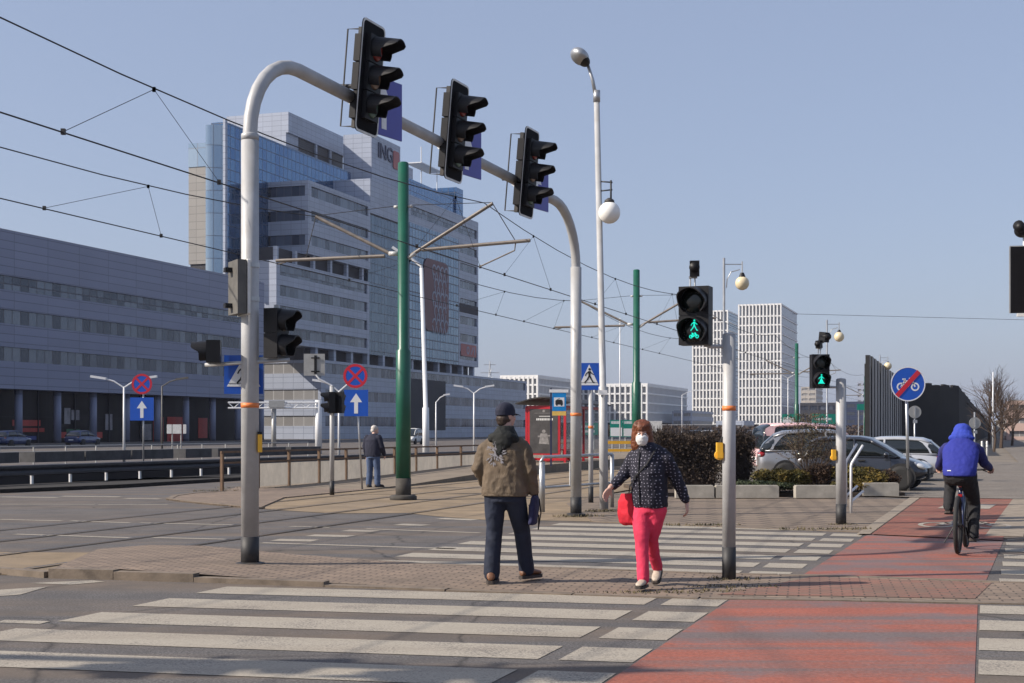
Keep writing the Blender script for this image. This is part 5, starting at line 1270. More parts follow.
for a in ((12, 40, 420, 426, 'poster_red'), (14, 44, 428, 432, 'poster_red'), (13, 36, 436, 440, 'poster_blue'), (54, 66, 432, 438, 'poster_red'), (64, 70, 408, 424, 'poster_pale'), (66, 80, 429, 446, 'poster_green'), (71, 79, 410, 420, 'poster_pale'), (92, 102, 432, 438, 'poster_red'), (105, 112, 414, 430, 'poster_pale'), (143, 151, 424, 440, 'poster_pale'), (153, 163, 417, 448, 'poster_red'), (167, 187, 417, 448, 'poster_red'), (198, 207, 418, 438, 'poster_red')): shop(*a)
for k in range(14): w = MB(); w.span(r1-2.36, r1-2.2, s0+11+k*7.1+2.1, s0+11.15+k*7.1+2.1, 0, 6.2); b.part('mullion', w, 'dark_recess')

# tall bank tower group
b = Bld('bank_tower', 'tall stepped white and blue glass office tower with a red banner on its curtain wall', 'building', -107, 199)
R1 = -107
b.storeys(-123, -105, 211.3, 322, 0, 13.3, 3, 2.2, 1.75, endmat='win_end', endmargin=1.6)
b.box('dark_panel', -106, -104.9, 247, 268, 1.5, 11.5, 'dark_recess')
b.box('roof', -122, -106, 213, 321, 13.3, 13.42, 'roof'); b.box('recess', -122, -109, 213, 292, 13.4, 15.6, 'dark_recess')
w = MB()
for k in range(12): w = MB(); w.span(-108.4, -107.4, 214+k*7, 214.9+k*7, 13.3, 15.6); b.part('column', w, 'clad_white')
b.storeys(-114.5, R1, 199.4, 235, 15.5, 28.7, 4, 1.0, 1.75, endwin=False)            # lower projecting block
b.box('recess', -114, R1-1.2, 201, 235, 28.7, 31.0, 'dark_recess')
w = MB()
for k in range(6): w = MB(); w.span(R1-.9, R1-.3, 200+k*6.5, 200.7+k*6.5, 28.7, 31.0); b.part('column', w, 'clad_white')
b.storeys(-114.5, R1, 210.5, 235.4, 31, 43.3, 3, 1.5, 1.75)            # block above
b.box('curtain_wall', -114.5, R1-.5, 235.4, 253.4, 15.5, 41.5, 'curtain_dark'); b.box('wall', -114.5, R1, 235.4, 253.4, 41.5, 47.8, 'clad_white')
b.box('curtain_wall', -114.5, R1+.15, 253.4, 280.7, 15.5, 42.3, 'curtain_light')
b.storeys(-114.5, R1, 253.4, 293.3, 42.3, 47.8, 1, 1.6, 1.9)
b.storeys(-114.5, R1, 280.7, 293.3, 15.5, 42.3, 7, 1.3, 1.75)
b.box('wall', -125, -114.5, 236, 293, 15.5, 46, 'clad_white')
b.box('recess', R1-3, R1+.08, 281.5, 293.0, 27.0, 28.9, 'dark_recess')
b.box('glass_wing', -117.1, -114.5, 196.5, 243, 26.5, 50.6, 'curtain')    # blue glass slab
w = MB(); w.span(-114.6, -114.2, 195.9, 196.6, 26.3, 51); b.part('edge_fin', w, 'clad_white')
w = MB()
pts = [(-114.6-2.6*k/8, 196.3 - 1.3*math.sin(math.pi*.5*k/8)) for k in range(9)]
for k in range(8):
    p, q = pts[k], pts[k+1]
    w.face([(*q, 26.4), (*p, 26.4), (*p, 50), (*q, 50)], 0, [(k*.4, 26.4), (k*.4+.4, 26.4), (k*.4+.4, 50), (k*.4, 50)])
w.face([(-114.6, 196.35, 50), (-117.2, 195, 50), (-117.2, 198, 50), (-114.6, 198, 50)]); b.part('curved_bay', w, 'glass_pale')
b.box('core_wall', -121.4, -117.0, 196.8, 212, 28.2, 43.8, 'clad_tan'); b.box('core_glass', -121.4, -117.0, 196.7, 212, 43.8, 47.6, 'glass_pale')
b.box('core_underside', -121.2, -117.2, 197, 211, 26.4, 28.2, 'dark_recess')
b.box('wall', -135, -122, 232, 255, 44, 50.8, 'clad_white'); b.box('wall', -135, -122, 232, 257, 56.6, 60.4, 'clad_white'); b.box('wall', -135, -122.5, 232, 237.6, 50.8, 56.6, 'clad_white')
b.box('louvre', -134, -122.4, 237, 256, 50.8, 56.6, 'louvre')
for s in (243.4, 249.6): b.box('pier', -123, -122.05, s, s+.6, 50.8, 56.6, 'clad_white')
b.box('wall', -118, -112, 247, 261, 40, 58.8, 'clad_white'); b.box('wall', -118, -112.2, 261, 268, 44, 55.6, 'clad_white')
b.box('rooftop_glass', -118, -111, 262, 290, 47.8, 52.8, 'curtain'); b.box('rooftop_glass', -117, -110.6, 289, 293.2, 47.8, 55.2, 'curtain')
w = MB(); w.tube([(-114, 277, 52), (-114, 277, 62)], .12, 6); b.part('roof_mast', w, 'white_metal'); w = MB(); w.span(-115, -111.5, 271, 283, 57.4, 57.6); w.tube([(-112, 281, 52), (-112, 281, 57.5)], .1, 6); b.part('roof_canopy', w, 'white_metal'); w = MB(); w.tube([(-113, 252, 58), (-113, 252, 60.4)], .08, 5); b.part('roof_mast', w, 'white_metal')
b.box('roof', -117, -114.7, 198, 243, 50.6, 50.75, 'roof')
def on_wall(mb, name, mat, r, s, z, parent=None):
    o = part(name, mb, M[mat], parent or b.t); o.location = (r-b.r0, s-b.s0, z); o.rotation_euler = (0, 0, math.pi/2); return o
w = MB(); w.plate(board_poly(13.6, 14.6, 2.0), 0, .12); bn = on_wall(w, 'banner', 'banner', R1+.22, 267.5, 29.0); bn['label'] = 'dark red rounded banner with pale mane like swirls'
w = MB(); random.seed(2)
for row in range(5):
    for k in range(3 if row % 2 else 4):
        cx = -1.4 + k*2.25 + (1.1 if row % 2 else 0); cz = 5.3 - row*2.75
        if cx > 5.8: continue
        a0 = random.uniform(-.6, .2)
        w.ring((cx, cz), .75, 1.15, -.13, .03, 12, a0=a0, a1=a0+random.uniform(3.4, 4.8)); w.stroke((cx-1.0, cz-.4), (cx-.2, cz-2.0), .38, -.13, .03); w.stroke((cx+.9, cz-.5), (cx+.4, cz-1.9), .3, -.13, .03)
on_wall(w, 'banner_pattern', 'banner_pat', R1+.22, 267.5, 29.0)
text('lettering', 'ING', 4.1, M['letters_dark'], b.t, (-112+.12-b.r0, 253.4-b.s0, 56.0), (math.pi/2, 0, math.pi/2), .06, .06)
w = MB(); w.plate(board_poly(3.0, 3.6, .5), 0, .1); lg = on_wall(w, 'logo', 'logo_red', -111.9, 258.6, 55.6)
w = MB(); w.plate(board_poly(9.5, 2.6, .2), 0, .1); on_wall(w, 'window_logo', 'logo_red', R1+.02, 287, 18.9); w = MB(); w.ring((-.6, 0), .5, .9, -.11, .03, 16); w.stroke((1.2, -.8), (2.6, .8), .4, -.11, .03); w.stroke((3.4, .9), (3.6, -.9), .4, -.11, .03); on_wall(w, 'window_logo_pattern', 'banner_pat', R1+.02, 287, 18.9)

# gridded offices far away
def fin_block(label, px0, px1, pytop, Y0, depth, n, bay, side='far_side', zg=4.0, top=0.0, group='white gridded office blocks', sidefins=False):
    X0 = (px0-512)/F_PX*Y0; k1 = (px1-512)/F_PX; W = (k1*Y0-X0)/(.9474+.32*k1); zt = CAM_H + (HOR-pytop)*Y0/F_PX
    t = thing('office_block', label, 'building', (X0, Y0, 0), STREET, group)
    st = (zt-top-zg)/n
    for k in range(n):
        g = MB(); g.span(.6, W-.35, .6, depth-.3, zg+k*st+.25, zg+(k+1)*st-.02); part('window_band', g, M['far_glass'], t)
    g = MB(); g.span(W-.62, W-.30, .5, depth-.3, zg+.3, zt-.4); part('side_wall', g, M[side], t)
    g = MB()
    for k in range(n+1): g.span(0, W, .05, depth, zg+k*st-.02, zg+k*st+.5)
    g.span(0, W, .05, depth, zt-.6, zt)
    part('floor_bands', g, M['fin_white'], t)
    g = MB(); m_ = max(2, round(W/bay))
    for k in range(m_+1): x = .3+(W-.6)*k/m_; g.span(x-.28, x+.28, -.05, .9, 0 if k % 2 == 0 else zg, zt-.01)
    if sidefins:
        for k in range(int(depth/bay)): g.span(W-.3, W+.03, 1+k*bay, 1.35+k*bay, zg, zt-.01)
    part('fins', g, M['fin_white'], t)
    g = MB(); g.span(1.0, W-1.0, 1.0, depth-1, 0, zg+.3); part('ground_floor', g, M['shop'], t)
    if top: g = MB(); g.span(.8, W-.8, .8, depth-.8, zt-top, zt-.3); part('plant_screen', g, M['far_glass'], t)
    return t, W
fin_block('tall white gridded tower on the right of the two far towers', 738, 781.5, 304.5, 600, 54, 12, 1.55, top=5.5)
tw, W = fin_block('tall white gridded tower half hidden behind the refuge signal, left of its twin', 692, 728, 311, 640, 42, 12, 1.6, side='curtain_light', top=5.5)
fin_block('long white finned office block behind the second green pole', 572, 647.5, 385.5, 470, 66, 4, 1.9, sidefins=True)
fin_block('white and grey finned office block just right of the office podium', 500, 538, 377, 430, 62, 5, 1.5, sidefins=True)
def plain(label, px0, px1, pytop, Y0, depth, mat, n, name='office_building', roof=True):
    X0 = (px0-512)/F_PX*Y0; k1 = (px1-512)/F_PX; W = (k1*Y0-X0)/(.9474+.32*k1); zt = CAM_H + (HOR-pytop)*Y0/F_PX
    t = thing(name, label, 'building', (X0, Y0, 0), STREET, 'plain far buildings'); st = zt/n; w = MB(); zp = 0
    for k in range(n):
        a = k*st+st*.30; b_ = a+st*.42
        w.span(0, W, 0, depth, zp, a); zp = b_
        g = MB(); g.span(.35, W-.35, .35, depth-.35, a-.02, b_+.02); part('window_band', g, M['win_end' if mat != 'dark_recess' else 'win'], t)
        m_ = max(2, int(W/4))
        for j in range(m_+1): w.span(max(0, W*j/m_-.5)+.004, min(W, W*j/m_+.5)-.004, .006, .5, a, b_)
    w.span(0, W, 0, depth, zp, zt); part('wall', w, M[mat], t)
    if roof: g = MB(); g.span(.5, W-.5, .5, depth-.5, zt, zt+.15); part('roof', g, M['roof'], t)
plain('small pale office left of the white towers', 672, 692, 411, 480, 40, 'clad_white', 3)
plain('beige block between the third green pole and the far signal', 801, 816, 387, 900, 40, 'beige', 9); plain('grey hall right of the far towers', 800, 836, 403, 700, 60, 'dark_recess', 3)
plain('grey banded building behind the far signal post', 836, 866, 402, 640, 60, 'clad', 4); plain('pale banded high block left of the slatted barrier', 857, 867, 382, 800, 30, 'clad_white', 9)
plain('pinkish apartment house at the far right end of the street', 1006, 1075, 401, 210, 20, 'pinkwall', 3); plain('pale low kiosk at the end of the street', 996, 1015, 420, 260, 14, 'beige', 2)
plain('low pale pavilion under the left white tower', 716, 744, 421, 420, 20, 'clad_white', 1); plain('low dark pavilion behind the hedge', 655, 716, 425, 430, 20, 'dark_recess', 1)
# lattice pylon far away
Y = 520; t = thing('transmission_tower', 'faint lattice power pylon above the office podium', 'pylon', ((490-512)/F_PX*Y, Y, 0)); w = MB(); h = CAM_H + (HOR-361)*Y/F_PX
for sx in (-1, 1):
    for sy in (-1, 1): w.tube([(sx*2.2, sy*2.2, 0), (sx*.5, sy*.5, h*.75), (0, 0, h)], .12, 4)
for k in range(8): z = h*k/9; q = 2.2-1.7*min(1, k/6.75); w.tube([(-q, -q, z), (q, -q, z+h/9)], .07, 4); w.tube([(q, -q, z), (-q, -q, z+h/9)], .07, 4)
part('lattice', w, M['galv'], t); w = MB()
for z, L in ((h*.72, 4.5), (h*.84, 3.5), (h*.95, 2.2)): w.tube([(-L, 0, z), (L, 0, z)], .12, 4)
part('cross_arm', w, M['galv'], t)

# dark noise barrier on the right
xa, ya = (868-512)/F_PX*83, 83.0; ra = xa*UT.x + ya*UT.y; sa = xa*US.x + ya*US.y
t = thing('noise_barrier', 'tall grey slatted noise barrier turning into a black wall along the street', 'barrier', (*ST(ra, sa), 0), STREET)
w = MB(); zt = CAM_H + (HOR-355)*83/F_PX
for k in range(26): w.span(-.15, .10+.05*(k % 2), k*1.25, k*1.25+1.12-.25*(k % 3 == 0), 0, zt - .012*k)
part('slatted_wall', w, M['barrier'], t)
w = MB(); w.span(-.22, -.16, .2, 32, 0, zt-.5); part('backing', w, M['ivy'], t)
w = MB(); random.seed(11)
def at(px, Y): x = (px-512)/F_PX*Y; return (x*UT.x+Y*UT.y-ra, x*US.x+Y*US.y-sa)
def hz(py, Y): return CAM_H + (HOR-py)*Y/F_PX
pl = [(893, 113, 378), (915, 118, 383), (940, 124, 384.5), (959, 130, 387), (966, 150, 394), (977, 200, 409), (986, 300, 418), (990, 420, 423)]
front, back = [], []
for px, Y, py in pl: front.append((*at(px, Y), hz(py, Y)))
for p, q in zip(front, front[1:]):
    n = 6
    for k in range(n):
        a = [p[i]+(q[i]-p[i])*k/n for i in range(3)]; c = [p[i]+(q[i]-p[i])*(k+1)/n for i in range(3)]; j = random.uniform(-.12, .12)
        w.prism([(a[0], a[1]), (c[0], c[1]), (c[0]-.25, c[1]+.45), (a[0]-.25, a[1]+.45)], 0, (a[2]+c[2])/2 + j)
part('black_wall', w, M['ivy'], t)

# ---------------------------------------------------------------- cars
def car(label, loc, rz, paint, length=4.2, height=1.5, rims=True, group='cars parked behind the planter', van=False, tails=True):
    t = thing('parked_car', label, 'car', loc, rz, group); k = length/4.2; hk = height/1.5
    W = .87
    low = [(-2.06, .45, .62, .80), (-2.0, .30, .78, .93), (-1.75, .24, .83, .97), (-1.2, .20, W, .985), (-.4, .19, W, .98), (.5, .19, W, .965), (1.0, .20, W, .955), (1.25, .21, .86, .93), (1.65, .24, .82, .84), (1.95, .30, .73, .70), (2.08, .42, .58, .60)]
    rings = []
    for x, z0, w, z1 in low:
        z1 *= hk; h = []
        for y, z in ((w*.86, z0), (w*.97, z0+.12), (w, z0+(z1-z0)*.45), (w*.985, z0+(z1-z0)*.62), (w*.93, z1-.05), (w*.86, z1), (w*.45, z1+.025)): h.append((y, z))
        rings.append([(x*k, y, z) for y, z in h] + [(x*k, -y, z) for y, z in h[::-1]])
    mb = MB(); mb.grid(rings)
    me = mb.mesh('body', True); body = link('body', me, paint, t); m = body.modifiers.new('s', 'SUBSURF'); m.levels = 2; m.render_levels = 2
    gs = [(-1.99, .97, .70), (-1.88, 1.14, .68), (-1.62, 1.36, .63), (-1.35, 1.455, .60), (-.6, 1.50, .61), (.0, 1.49, .61), (.32, 1.43, .60), (.72, 1.24, .64), (1.12, 1.02, .70), (1.25, .94, .72)]
    if van: gs = [(-2.02, .99, .74), (-1.98, 1.3, .73), (-1.93, 1.62, .70), (-1.7, 1.74, .68), (-.6, 1.78, .68), (.3, 1.74, .67), (.7, 1.62, .67), (1.05, 1.32, .69), (1.35, 1.05, .7), (1.45, .95, .72)]
    def house(scale, zoff, x0=-9, x1=9, top_only=False):
        rs = []
        for x, zr, wr in gs:
            if x < x0 or x > x1: continue
            zr = (zr+zoff)*hk; zb = .93*hk; wb = W*.90
            pr = [(wb*scale, zb), ((wb+wr)/2*1.015*scale, (zb+zr)/2), (wr*scale, zr-.05*(zr-zb)/.55), (wr*.82*scale, zr-.006), (wr*.4*scale, zr+.018)]
            if top_only: pr = [(wr*1.015*scale, zr-.075*(zr-zb)/.55), (wr*scale*.97, zr-.02), (wr*.82*scale, zr+.004), (wr*.4*scale, zr+.026)]
            rs.append([(x*k, y, z) for y, z in pr] + [(x*k, -y, z) for y, z in pr[::-1]])
        return rs
    mb = MB(); mb.grid(house(1, 0)); part('glazing', mb, M['car_glass'], t, True)
    mb = MB(); mb.grid(house(1.01, .006, -1.7, .36, True)); part('roof', mb, paint, t, True)
    mb = MB(); wb = W*.9
    def side(x, f):   # a point on the greenhouse side
        for (xa_, za, wa), (xb, zb_, wb_) in zip(gs, gs[1:]):
            if xa_ <= x <= xb:
                u = (x-xa_)/(xb-xa_); zr = (za+(zb_-za)*u)*hk; wr = wa+(wb_-wa)*u; break
        zb2 = .93*hk; return (x*k, wb+(wr-wb)*f+.012*(1-abs(2*f-1))+.006, zb2+(zr-.04-zb2)*f)
    for s in (-1, 1):
        def pt(x, f): p = side(x, f); return (p[0], s*p[1], p[2])
        xe = 1.18 if not van else 1.38
        front_edge = [pt(x, 1.0) for x in np.linspace(.30, xe-.06, 6)]
        mb.tube(front_edge, .040, 6); mb.tube([pt(-.12, .0), pt(-.14, .5), pt(-.16, 1)], .038, 6)
        cp = []
        for u in np.linspace(0, 1, 8):
            xr = -1.965+.56*u; p_ = pt(xr, 1.0); xi = xr+.34-.14*u; top = pt(xi, 1.0)[2]; f_ = (p_[2]-.93*hk)/max(.02, top-.93*hk); q_ = pt(xi, max(0, min(1, f_))); cp.append(((p_[0], p_[1]+s*.004, p_[2]), (q_[0], q_[1]+s*.012, q_[2])))
        for (p_, q_), (p2, q2) in zip(cp, cp[1:]): mb.face([p_, q_, q2, p2] if s < 0 else [p_, p2, q2, q_])
        mb.tube([pt(x, .97) for x in np.linspace(-1.6, .35, 8)], .034, 6); mb.tube([pt(x, .0) for x in np.linspace(-1.85, 1.15, 10)], .022, 6)
    part('pillar', mb, paint, t, True)
    for x in (-1.28, 1.30):
        for s in (-1, 1):
            mb = MB(); mb.lathe([(.355, -.012), (.355, .012)], 28, (x*k, 0, .335), axis='Y'); a_ = part('wheel_arch', mb, M['car_trim'], t); a_.location = (0, s*(W+.004), .01)
            mb = MB(); mb.lathe([(.20, .11), (.30, .115), (.318, .07), (.318, -.07), (.30, -.115), (.20, -.11)], 28, (0, 0, 0), axis='Y'); wh = part('wheel', mb, M['tyre'], t, True); wh.location = (x*k, s*(W-.075), .318)
            mb = MB(); mb.lathe([(.215, -.02), (.215, .02), (.20, .03)], 28, axis='Y'); mb.lathe([(.05, .0), (.05, s*-.105)], 12, axis='Y')
            yo = s*.095
            for q in range(7):
                a = 2*math.pi*q/7; d = Vector((math.cos(a), 0, math.sin(a))); n_ = Vector((-d.z, 0, d.x)); mb.face([tuple(d*.04+n_*.022+Vector((0, yo, 0))), tuple(d*.205+n_*.05+Vector((0, yo, 0))), tuple(d*.205-n_*.05+Vector((0, yo, 0))), tuple(d*.04-n_*.022+Vector((0, yo, 0)))])
            mb.lathe([(.19, yo*.99), (.215, yo*1.08), (.225, yo*.98)], 28, axis='Y') if 0 else mb.ring((0, 0), .195, .222, yo, .01, 28) if s < 0 else mb.tube([(.208*math.cos(2*math.pi*i/28), yo, .208*math.sin(2*math.pi*i/28)) for i in range(29)], .014, 6)
            part('rim', mb, M['rim'], wh)
    for s in (-1, 1):
        if tails:
            mb = MB(); mb.ell((-1.93*k, s*.70, .83*hk), (.115, .09, .085)); tl = part('tail_lamp', mb, M['tail'], t, True); mb = MB(); mb.ell((-1.985*k, s*.70, .815*hk), (.068, .085, .04)); part('reversing_lens', mb, M['head'], tl, True)
        mb = MB(); mb.ell((1.84*k, s*.66, .70*hk), (.17, .13, .075), rot=(0, .45, 0)); part('head_lamp', mb, M['head'], t, True)
        mb = MB(); mb.ell((.86*k, s*(W+.08), 1.0*hk), (.07, .09, .065)); part('mirror', mb, paint, t, True)
        for x in (-.95, .10): mb = MB(); mb.box((x*k, s*(W*.985), .84*hk), (.17, .035, .035)); part('door_handle', mb, M['car_trim'], t)
        mb = MB(); 
        for x in (-.18, .98): mb.tube([(x*k, s*(W*.94), .94*hk), (x*k, s*(W+.002), .60), (x*k, s*(W*.985), .30)], .006, 4)
        mb.tube([(-1.0*k, s*(W*.94), .94*hk), (-.95*k, s*(W+.002), .62), (-.75*k, s*(W*.985), .32), (.95*k, s*(W*.985), .28)], .006, 4); part('door_seam', mb, M['car_trim'], t)
        mb = MB(); mb.box((0, s*(W*.955), .245), (2.0*k, .06, .08)); part('sill', mb, M['car_trim'], t)
    mb = MB(); mb.box((2.03*k, 0, .50), (.10, .9, .14)); mb.box((2.05*k, 0, .36), (.08, 1.0, .08)); part('grille', mb, M['car_trim'], t)
    mb = MB(); mb.box((-2.075*k, 0, .60), (.02, .52, .11)); part('number_plate', mb, M['sign_white'], t)
    return t
car('silver grey hatchback with a glowing red tail lamp parked behind the planter', ((830-512)/F_PX*39.6, 39.6, .02), R(-9), M['car_silver'], 4.15, 1.53)
car('dark blue grey car nosing out right of the silver hatchback, beside the round cycle sign', ((863-512)/F_PX*36.2, 36.2, .02), R(-22), M['car_dark'], 3.4, 1.36, tails=False)
car('pale silver small car behind the round cycle sign', ((882-512)/F_PX*42.8, 42.8, .0), R(160), M['car_white'], 3.75, 1.34)
car('pinkish white van like car behind the silver hatchback', ((814-512)/F_PX*47.5, 47.5, .0), R(6), M['car_pink'], 4.2, 1.50, van=True)
car('dark blue car in shade in front of the shopfront, behind the thin railing', (-42.0, 137, 0), R(75), M['car_blue'], group='dark cars by the shopfront'); car('dark blue car at the left picture edge by the shopfront', (-45.4, 127, 0), R(75), M['car_blue'], group='dark cars by the shopfront')
car('white van parked in front of the office podium right of the first green pole', ((411-512)/F_PX*150, 150, 0), R(-100), M['edge_white'], 4.4, 1.45, van=True, group='cars far off')
random.seed(4)
for k, (px, lb, mt) in enumerate(((700, 'small far dark car beyond the hedge', 'car_dark'), (712, 'small far pale car beyond the hedge next to the dark one', 'car_white'), (768, 'far silver car beyond the tail of the hatchback', 'car_silver'), (655, 'far blue car right of the second green pole', 'car_blue'))):
    car(lb, ((px-512)/F_PX*190, 190, 0), R(5), M[mt], group='cars far off')

# ---------------------------------------------------------------- plants
def leaves(mb, n, fn, size, flat=1.0):
    for _ in range(n):
        c = fn()
        if c is None: continue
        c = Vector(c); d = Vector((random.gauss(0, 1), random.gauss(0, 1), random.gauss(0, flat))).normalized(); e = d.orthogonal().normalized()
        e = (e*math.cos(random.random()*6.28) + d.cross(e)*math.sin(random.random()*6.28)); L = size*random.uniform(.5, 1.3)
        mb.face([c - d*L, c + e*L*.45, c + d*L, c - e*L*.45])
def twigs(mb, root, d, L, r, depth, spread=.5, n=3):
    p = Vector(root); d = Vector(d).normalized(); mid = p + d*L*.5 + Vector((random.gauss(0, .04), random.gauss(0, .04), 0))*L; e = p + d*L
    mb.tube([p, mid, e], [r, r*.85, r*.65], 5 if depth > 1 else 3)
    if depth == 0: return
    for k in range(n + (depth > 2)):
        q = p.lerp(e, random.uniform(.45, 1.0)); nd = (d + Vector((random.gauss(0, spread), random.gauss(0, spread), random.gauss(.12, spread*.6)))).normalized()
        twigs(mb, q, nd, L*random.uniform(.55, .8), r*.55, depth-1, spread, n)
random.seed(21)
def hedge(label, px0, px1, Y0, dep, h, n):
    x0, x1 = (px0-512)/F_PX*Y0, (px1-512)/F_PX*Y0; W = x1-x0
    t = thing('hedge', label, 'hedge', (x0, Y0, .1), 0, 'dark leafless hedges')
    def fn():
        a = random.random(); x = random.uniform(0, W); y = random.uniform(0, dep); top = h*(1+.10*mnoise.noise(Vector((x*1.3, y, 3)))+.09*mnoise.noise(Vector((x*6, y*4, 7)))); return (x, y, random.random()**.6*top)
    mb = MB(); leaves(mb, n, fn, .035); part('foliage', mb, M['hedge_leaf'], t)
    mb = MB()
    for _ in range(int(n*.10)):
        p = fn(); d = Vector((random.gauss(0, .4), random.gauss(0, .4), 1)); L = random.uniform(.1, .26); q = Vector(p)
        mb.tube([q, q + d.normalized()*L], .004, 3)
    mb.box((W/2, dep/2, h*.40), (W-.3, dep-.35, h*.78)); part('twigs', mb, M['twig_dark'], t)
hedge('long dark leafless hedge behind the woman and the refuge signal post', 652, 722, 34.2, 1.3, 1.34, 22000)
hedge('lower brown hedge part beside the tail of the silver hatchback', 724, 756, 35.3, 1.0, 1.32, 8000)
def shrub(name, label, px, py, Y, w, h, mat, n, group, size=.04, stems=True):
    x = (px-512)/F_PX*Y; t = thing(name, label, 'shrub', (x, Y, .10), 0, group)
    lob = [(random.uniform(-.7, .7)*w/2, random.uniform(-.4, .4)*w/2, random.uniform(.45, .8)*h, random.uniform(.16, .34)*w) for _ in range(9)]
    def fn():
        a, b_, c, r = random.choice(lob); v = Vector((random.gauss(0, 1), random.gauss(0, 1), random.gauss(0, .8))); v = v.normalized()*r*random.random()**.4
        z = c + v.z*h/w*1.1
        return (a+v.x, b_+v.y, max(.02, z)) 
    mb = MB(); leaves(mb, n, fn, size, .7); part('foliage', mb, M[mat], t)
    mb = MB()
    for _ in range(6): twigs(mb, (random.gauss(0, .06), random.gauss(0, .06), -.08), (random.gauss(0, .5), random.gauss(0, .5), 1), h*.7, .012, 2, .5, 2)
    part('stem', mb, M['twig'], t)
shrub('juniper', 'yellow green juniper under the rear door of the silver hatchback', 778, 487, 33.0, 1.1, .52, 'juniper', 6500, 'low junipers in the planter'); shrub('juniper', 'yellow juniper left of the leafless shrub', 795, 487, 32.9, .8, .5, 'juniper', 4500, 'low junipers in the planter')
shrub('juniper', 'flat dark green juniper spilling over the planter gap', 766, 490, 32.5, 1.7, .26, 'juniper_green', 6000, 'low junipers in the planter'); shrub('juniper', 'yellow brown juniper right of the far signal post', 858, 487, 33.2, 1.25, .62, 'juniper', 7000, 'low junipers in the planter')
shrub('juniper', 'low juniper in front of the bent handrails', 851, 490, 32.6, .9, .36, 'juniper', 3500, 'low junipers in the planter'); shrub('barberry', 'dark bronze shrub under the bare tall shrub', 822, 487, 33.2, .95, .68, 'bronze_leaf', 5500, 'bronze shrubs in the planter', .03)
shrub('barberry', 'dark bronze shrub by the nose of the dark car', 884, 487, 33.4, .7, .5, 'bronze_leaf', 3500, 'bronze shrubs in the planter', .03)
x, Y = (809-512)/F_PX*33.4, 33.4
t = thing('tall_shrub', 'tall thin branched shrub with sparse leaves in front of the silver hatchback', 'shrub', (x, Y, .1)); mb = MB()
for _ in range(11): twigs(mb, (random.gauss(0, .05), random.gauss(0, .05), -.05), (random.gauss(0, .33), random.gauss(0, .3), 1), .85, .014, 3, .42, 3)
part('branches', mb, M['twig'], t); mb = MB()
leaves(mb, 2600, lambda: (random.gauss(0, .30), random.gauss(0, .28), random.uniform(.75, 1.85)), .028); part('foliage', mb, M['olive_leaf'], t)
def bare_tree(label, px, Y, h, sp=.45):
    x = (px-512)/F_PX*Y; t = thing('bare_tree', label, 'tree', (x, Y, 0), 0, 'bare trees at the end of the street'); mb = MB(); mb.tube([(0, 0, 0), (.1, 0, h*.22), (.05, 0, h*.5)], [h*.025, h*.02, h*.012], 6); part('trunk', mb, M['twig'], t)
    mb = MB()
    for k in range(12): twigs(mb, (.06, 0, h*random.uniform(.18, .5)), (random.gauss(0, .6), random.gauss(0, .6), 1), h*.30, h*.008, 3, sp, 3)
    part('crown', mb, M['twig'], t)
bare_tree('bare brown tree just right of the slim lamp pole', 1001, 120, 6.2); bare_tree('bare tree behind the black wall, the taller thin one', 989, 150, 7.6); bare_tree('bare tree near the right picture edge', 1012, 135, 5.2); bare_tree('low bare bushy tree at the end of the black wall', 994, 100, 3.9)
def far_row(label, px0, px1, Y, h, n):
    x0, x1 = (px0-512)/F_PX*Y, (px1-512)/F_PX*Y; mb = MB(); leaves(mb, n, lambda: (random.uniform(0, x1-x0), random.uniform(0, 8), random.random()**1.4*h*(1+.5*mnoise.noise(Vector((random.uniform(0, 1)*0+1, 2, 3))))), .5)
    o = link('undergrowth', mb.mesh('undergrowth'), M['twig']); o.location = (x0, Y, 0); o['kind'] = 'stuff'
far_row('x', 560, 700, 330, 2.6, 2600); far_row('x', 716, 800, 330, 2.4, 1600); far_row('x', 800, 868, 360, 2.8, 1400)

# dry weeds and grit along kerbs and round pole feet
def weeds(pts, n, h, size):
    mb = MB()
    for px, py, rx, ry in pts:
        cx, cy = G(px, py, .02)
        for _ in range(n):
            a, q = random.random()*6.28, random.random()**.6; x, y = cx+rx*q*math.cos(a), cy+ry*q*math.sin(a)
            d = Vector((random.gauss(0, .5), random.gauss(0, .5), .8)).normalized()*random.uniform(.3, 1)*h; w = Vector((random.gauss(0, 1), random.gauss(0, 1), 0)).normalized()*size
            mb.face([(x-w.x, y-w.y, .012), (x+w.x, y+w.y, .012), (x+d.x, y+d.y, .012+d.z)])
    o = link('weeds', mb.mesh('weeds'), M['dry_grass']); o['kind'] = 'stuff'
weeds([(252, 564, .28, .22), (731, 578, .30, .25), (700, 590, .5, .12), (640, 592, .6, .08), (735, 586, .5, .15), (842, 524, .25, .2)], 110, .035, .010)
weeds([(225, 491, .9, .35), (250, 488, .9, .5), (290, 486, 1.2, .3), (330, 484, 1.4, .25), (440, 478, 2.0, .3), (603, 511, .4, .3), (578, 516, .5, .3), (830, 529, .8, .15), (700, 525, .7, .1)], 160, .07, .012)

# unseen mast, added beyond the left picture edge to shadow the near crossing
t = thing('signal_mast', 'unseen grey cantilever mast added left of the picture to shadow the near carriageway', 'signal mast', (-14.6, 8.35, 0))
mb = MB(); mb.tube([(0, 0, 0), (0, 0, 4.6), (.3, -.04, 5.3), (1.0, -.15, 5.62), (6.9, -1.03, 5.62)], .09, 16); part('pole', mb, M['pole_grey'], t, True)
for lb, d in (('unseen traffic light added on the left mast to cast shadow, nearer its post', 4.4), ('unseen traffic light added on the left mast to cast shadow, at the arm end', 6.3)): vehicle_head(lb, (-14.6+d*.989, 8.35-d*.148-.3, 5.95), R(-9), 'unseen traffic lights added on the left mast')

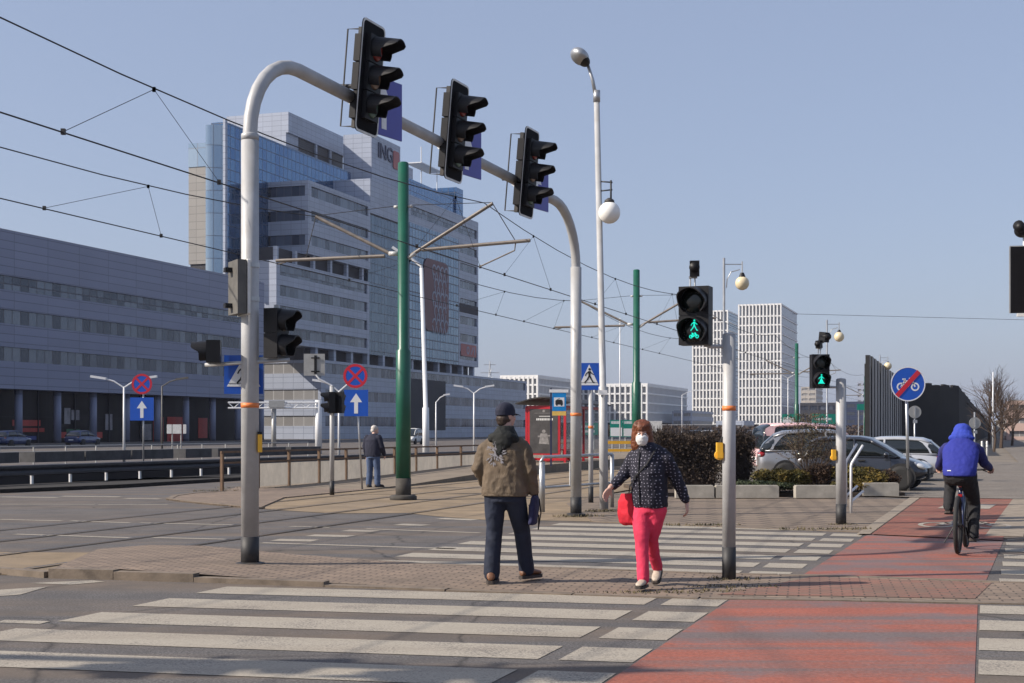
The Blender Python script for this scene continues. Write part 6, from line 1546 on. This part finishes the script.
# ---------------------------------------------------------------- air, light, camera
EL = R(35); sv = Vector((-math.cos(EL)*.978, -math.cos(EL)*.21, math.sin(EL)))
mb = MB(); mb.span(-1600, 1600, -80, 2300, -1.05, 72); hzb = link('haze', mb.mesh('haze'), [], None); hzb['kind'] = 'stuff'
hm = bpy.data.materials.new('haze'); hm.use_nodes = True; nt = hm.node_tree; nt.nodes.clear(); o_ = nt.nodes.new('ShaderNodeOutputMaterial'); v_ = nt.nodes.new('ShaderNodeVolumePrincipled')
v_.inputs['Color'].default_value = (.76, .80, 1.0, 1); v_.inputs['Density'].default_value = .00013; v_.inputs['Anisotropy'].default_value = .2
nt.links.new(v_.outputs[0], o_.inputs['Volume']); hzb.data.materials.append(hm)
sun = bpy.data.lights.new('sun', 'SUN'); sun.energy = 5.0; sun.angle = R(.55); sun.color = (1, .905, .79); so = bpy.data.objects.new('sun', sun); col.objects.link(so)
so.rotation_euler = sv.to_track_quat('Z', 'Y').to_euler(); so.location = (-20, 0, 30)
wd = bpy.data.worlds.new('World'); scene.world = wd; wd.use_nodes = True; nt = wd.node_tree; nt.nodes.clear()
wo = nt.nodes.new('ShaderNodeOutputWorld'); bg = nt.nodes.new('ShaderNodeBackground'); sk = nt.nodes.new('ShaderNodeTexSky')
sk.sky_type = 'NISHITA'; sk.sun_disc = False; sk.sun_elevation = EL; sk.sun_rotation = math.atan2(sv.x, sv.y); sk.altitude = 250; sk.air_density = 1.0; sk.dust_density = 2.2; sk.ozone_density = 1.0
hs = nt.nodes.new('ShaderNodeHueSaturation'); hs.inputs['Saturation'].default_value = .90; mu = nt.nodes.new('ShaderNodeMix'); mu.data_type = 'RGBA'; mu.blend_type = 'MULTIPLY'; mu.inputs[0].default_value = 1; mu.inputs[7].default_value = (1.0, .985, 1.04, 1)
nt.links.new(sk.outputs[0], hs.inputs['Color']); nt.links.new(hs.outputs[0], mu.inputs[6]); mf = nt.nodes.new('ShaderNodeMix'); mf.data_type = 'RGBA'; mf.inputs[0].default_value = .55; mf.inputs[7].default_value = (2.6, 3.12, 4.4, 1); nt.links.new(mu.outputs[2], mf.inputs[6]); nt.links.new(mf.outputs[2], bg.inputs[0]); bg.inputs[1].default_value = .112; nt.links.new(bg.outputs[0], wo.inputs[0])
cd = bpy.data.cameras.new('camera'); cam = bpy.data.objects.new('camera', cd); col.objects.link(cam)
cam.location = (0, 0, CAM_H); cam.rotation_euler = (math.pi/2, 0, 0); cd.sensor_width = 36; cd.lens = F_PX/1024*36; cd.shift_y = (HOR-341.5)/1024; cd.clip_start = .1; cd.clip_end = 6000
scene.camera = cam
scene.view_settings.view_transform = 'Standard'; scene.view_settings.look = 'None'; scene.view_settings.gamma = 1; scene.view_settings.exposure = .36
try: scene.view_settings.use_curve_mapping = False
except Exception: pass
scene.cycles.max_bounces = 6; scene.cycles.volume_bounces = 0; scene.cycles.transparent_max_bounces = 8
scene.cycles.use_denoising = True
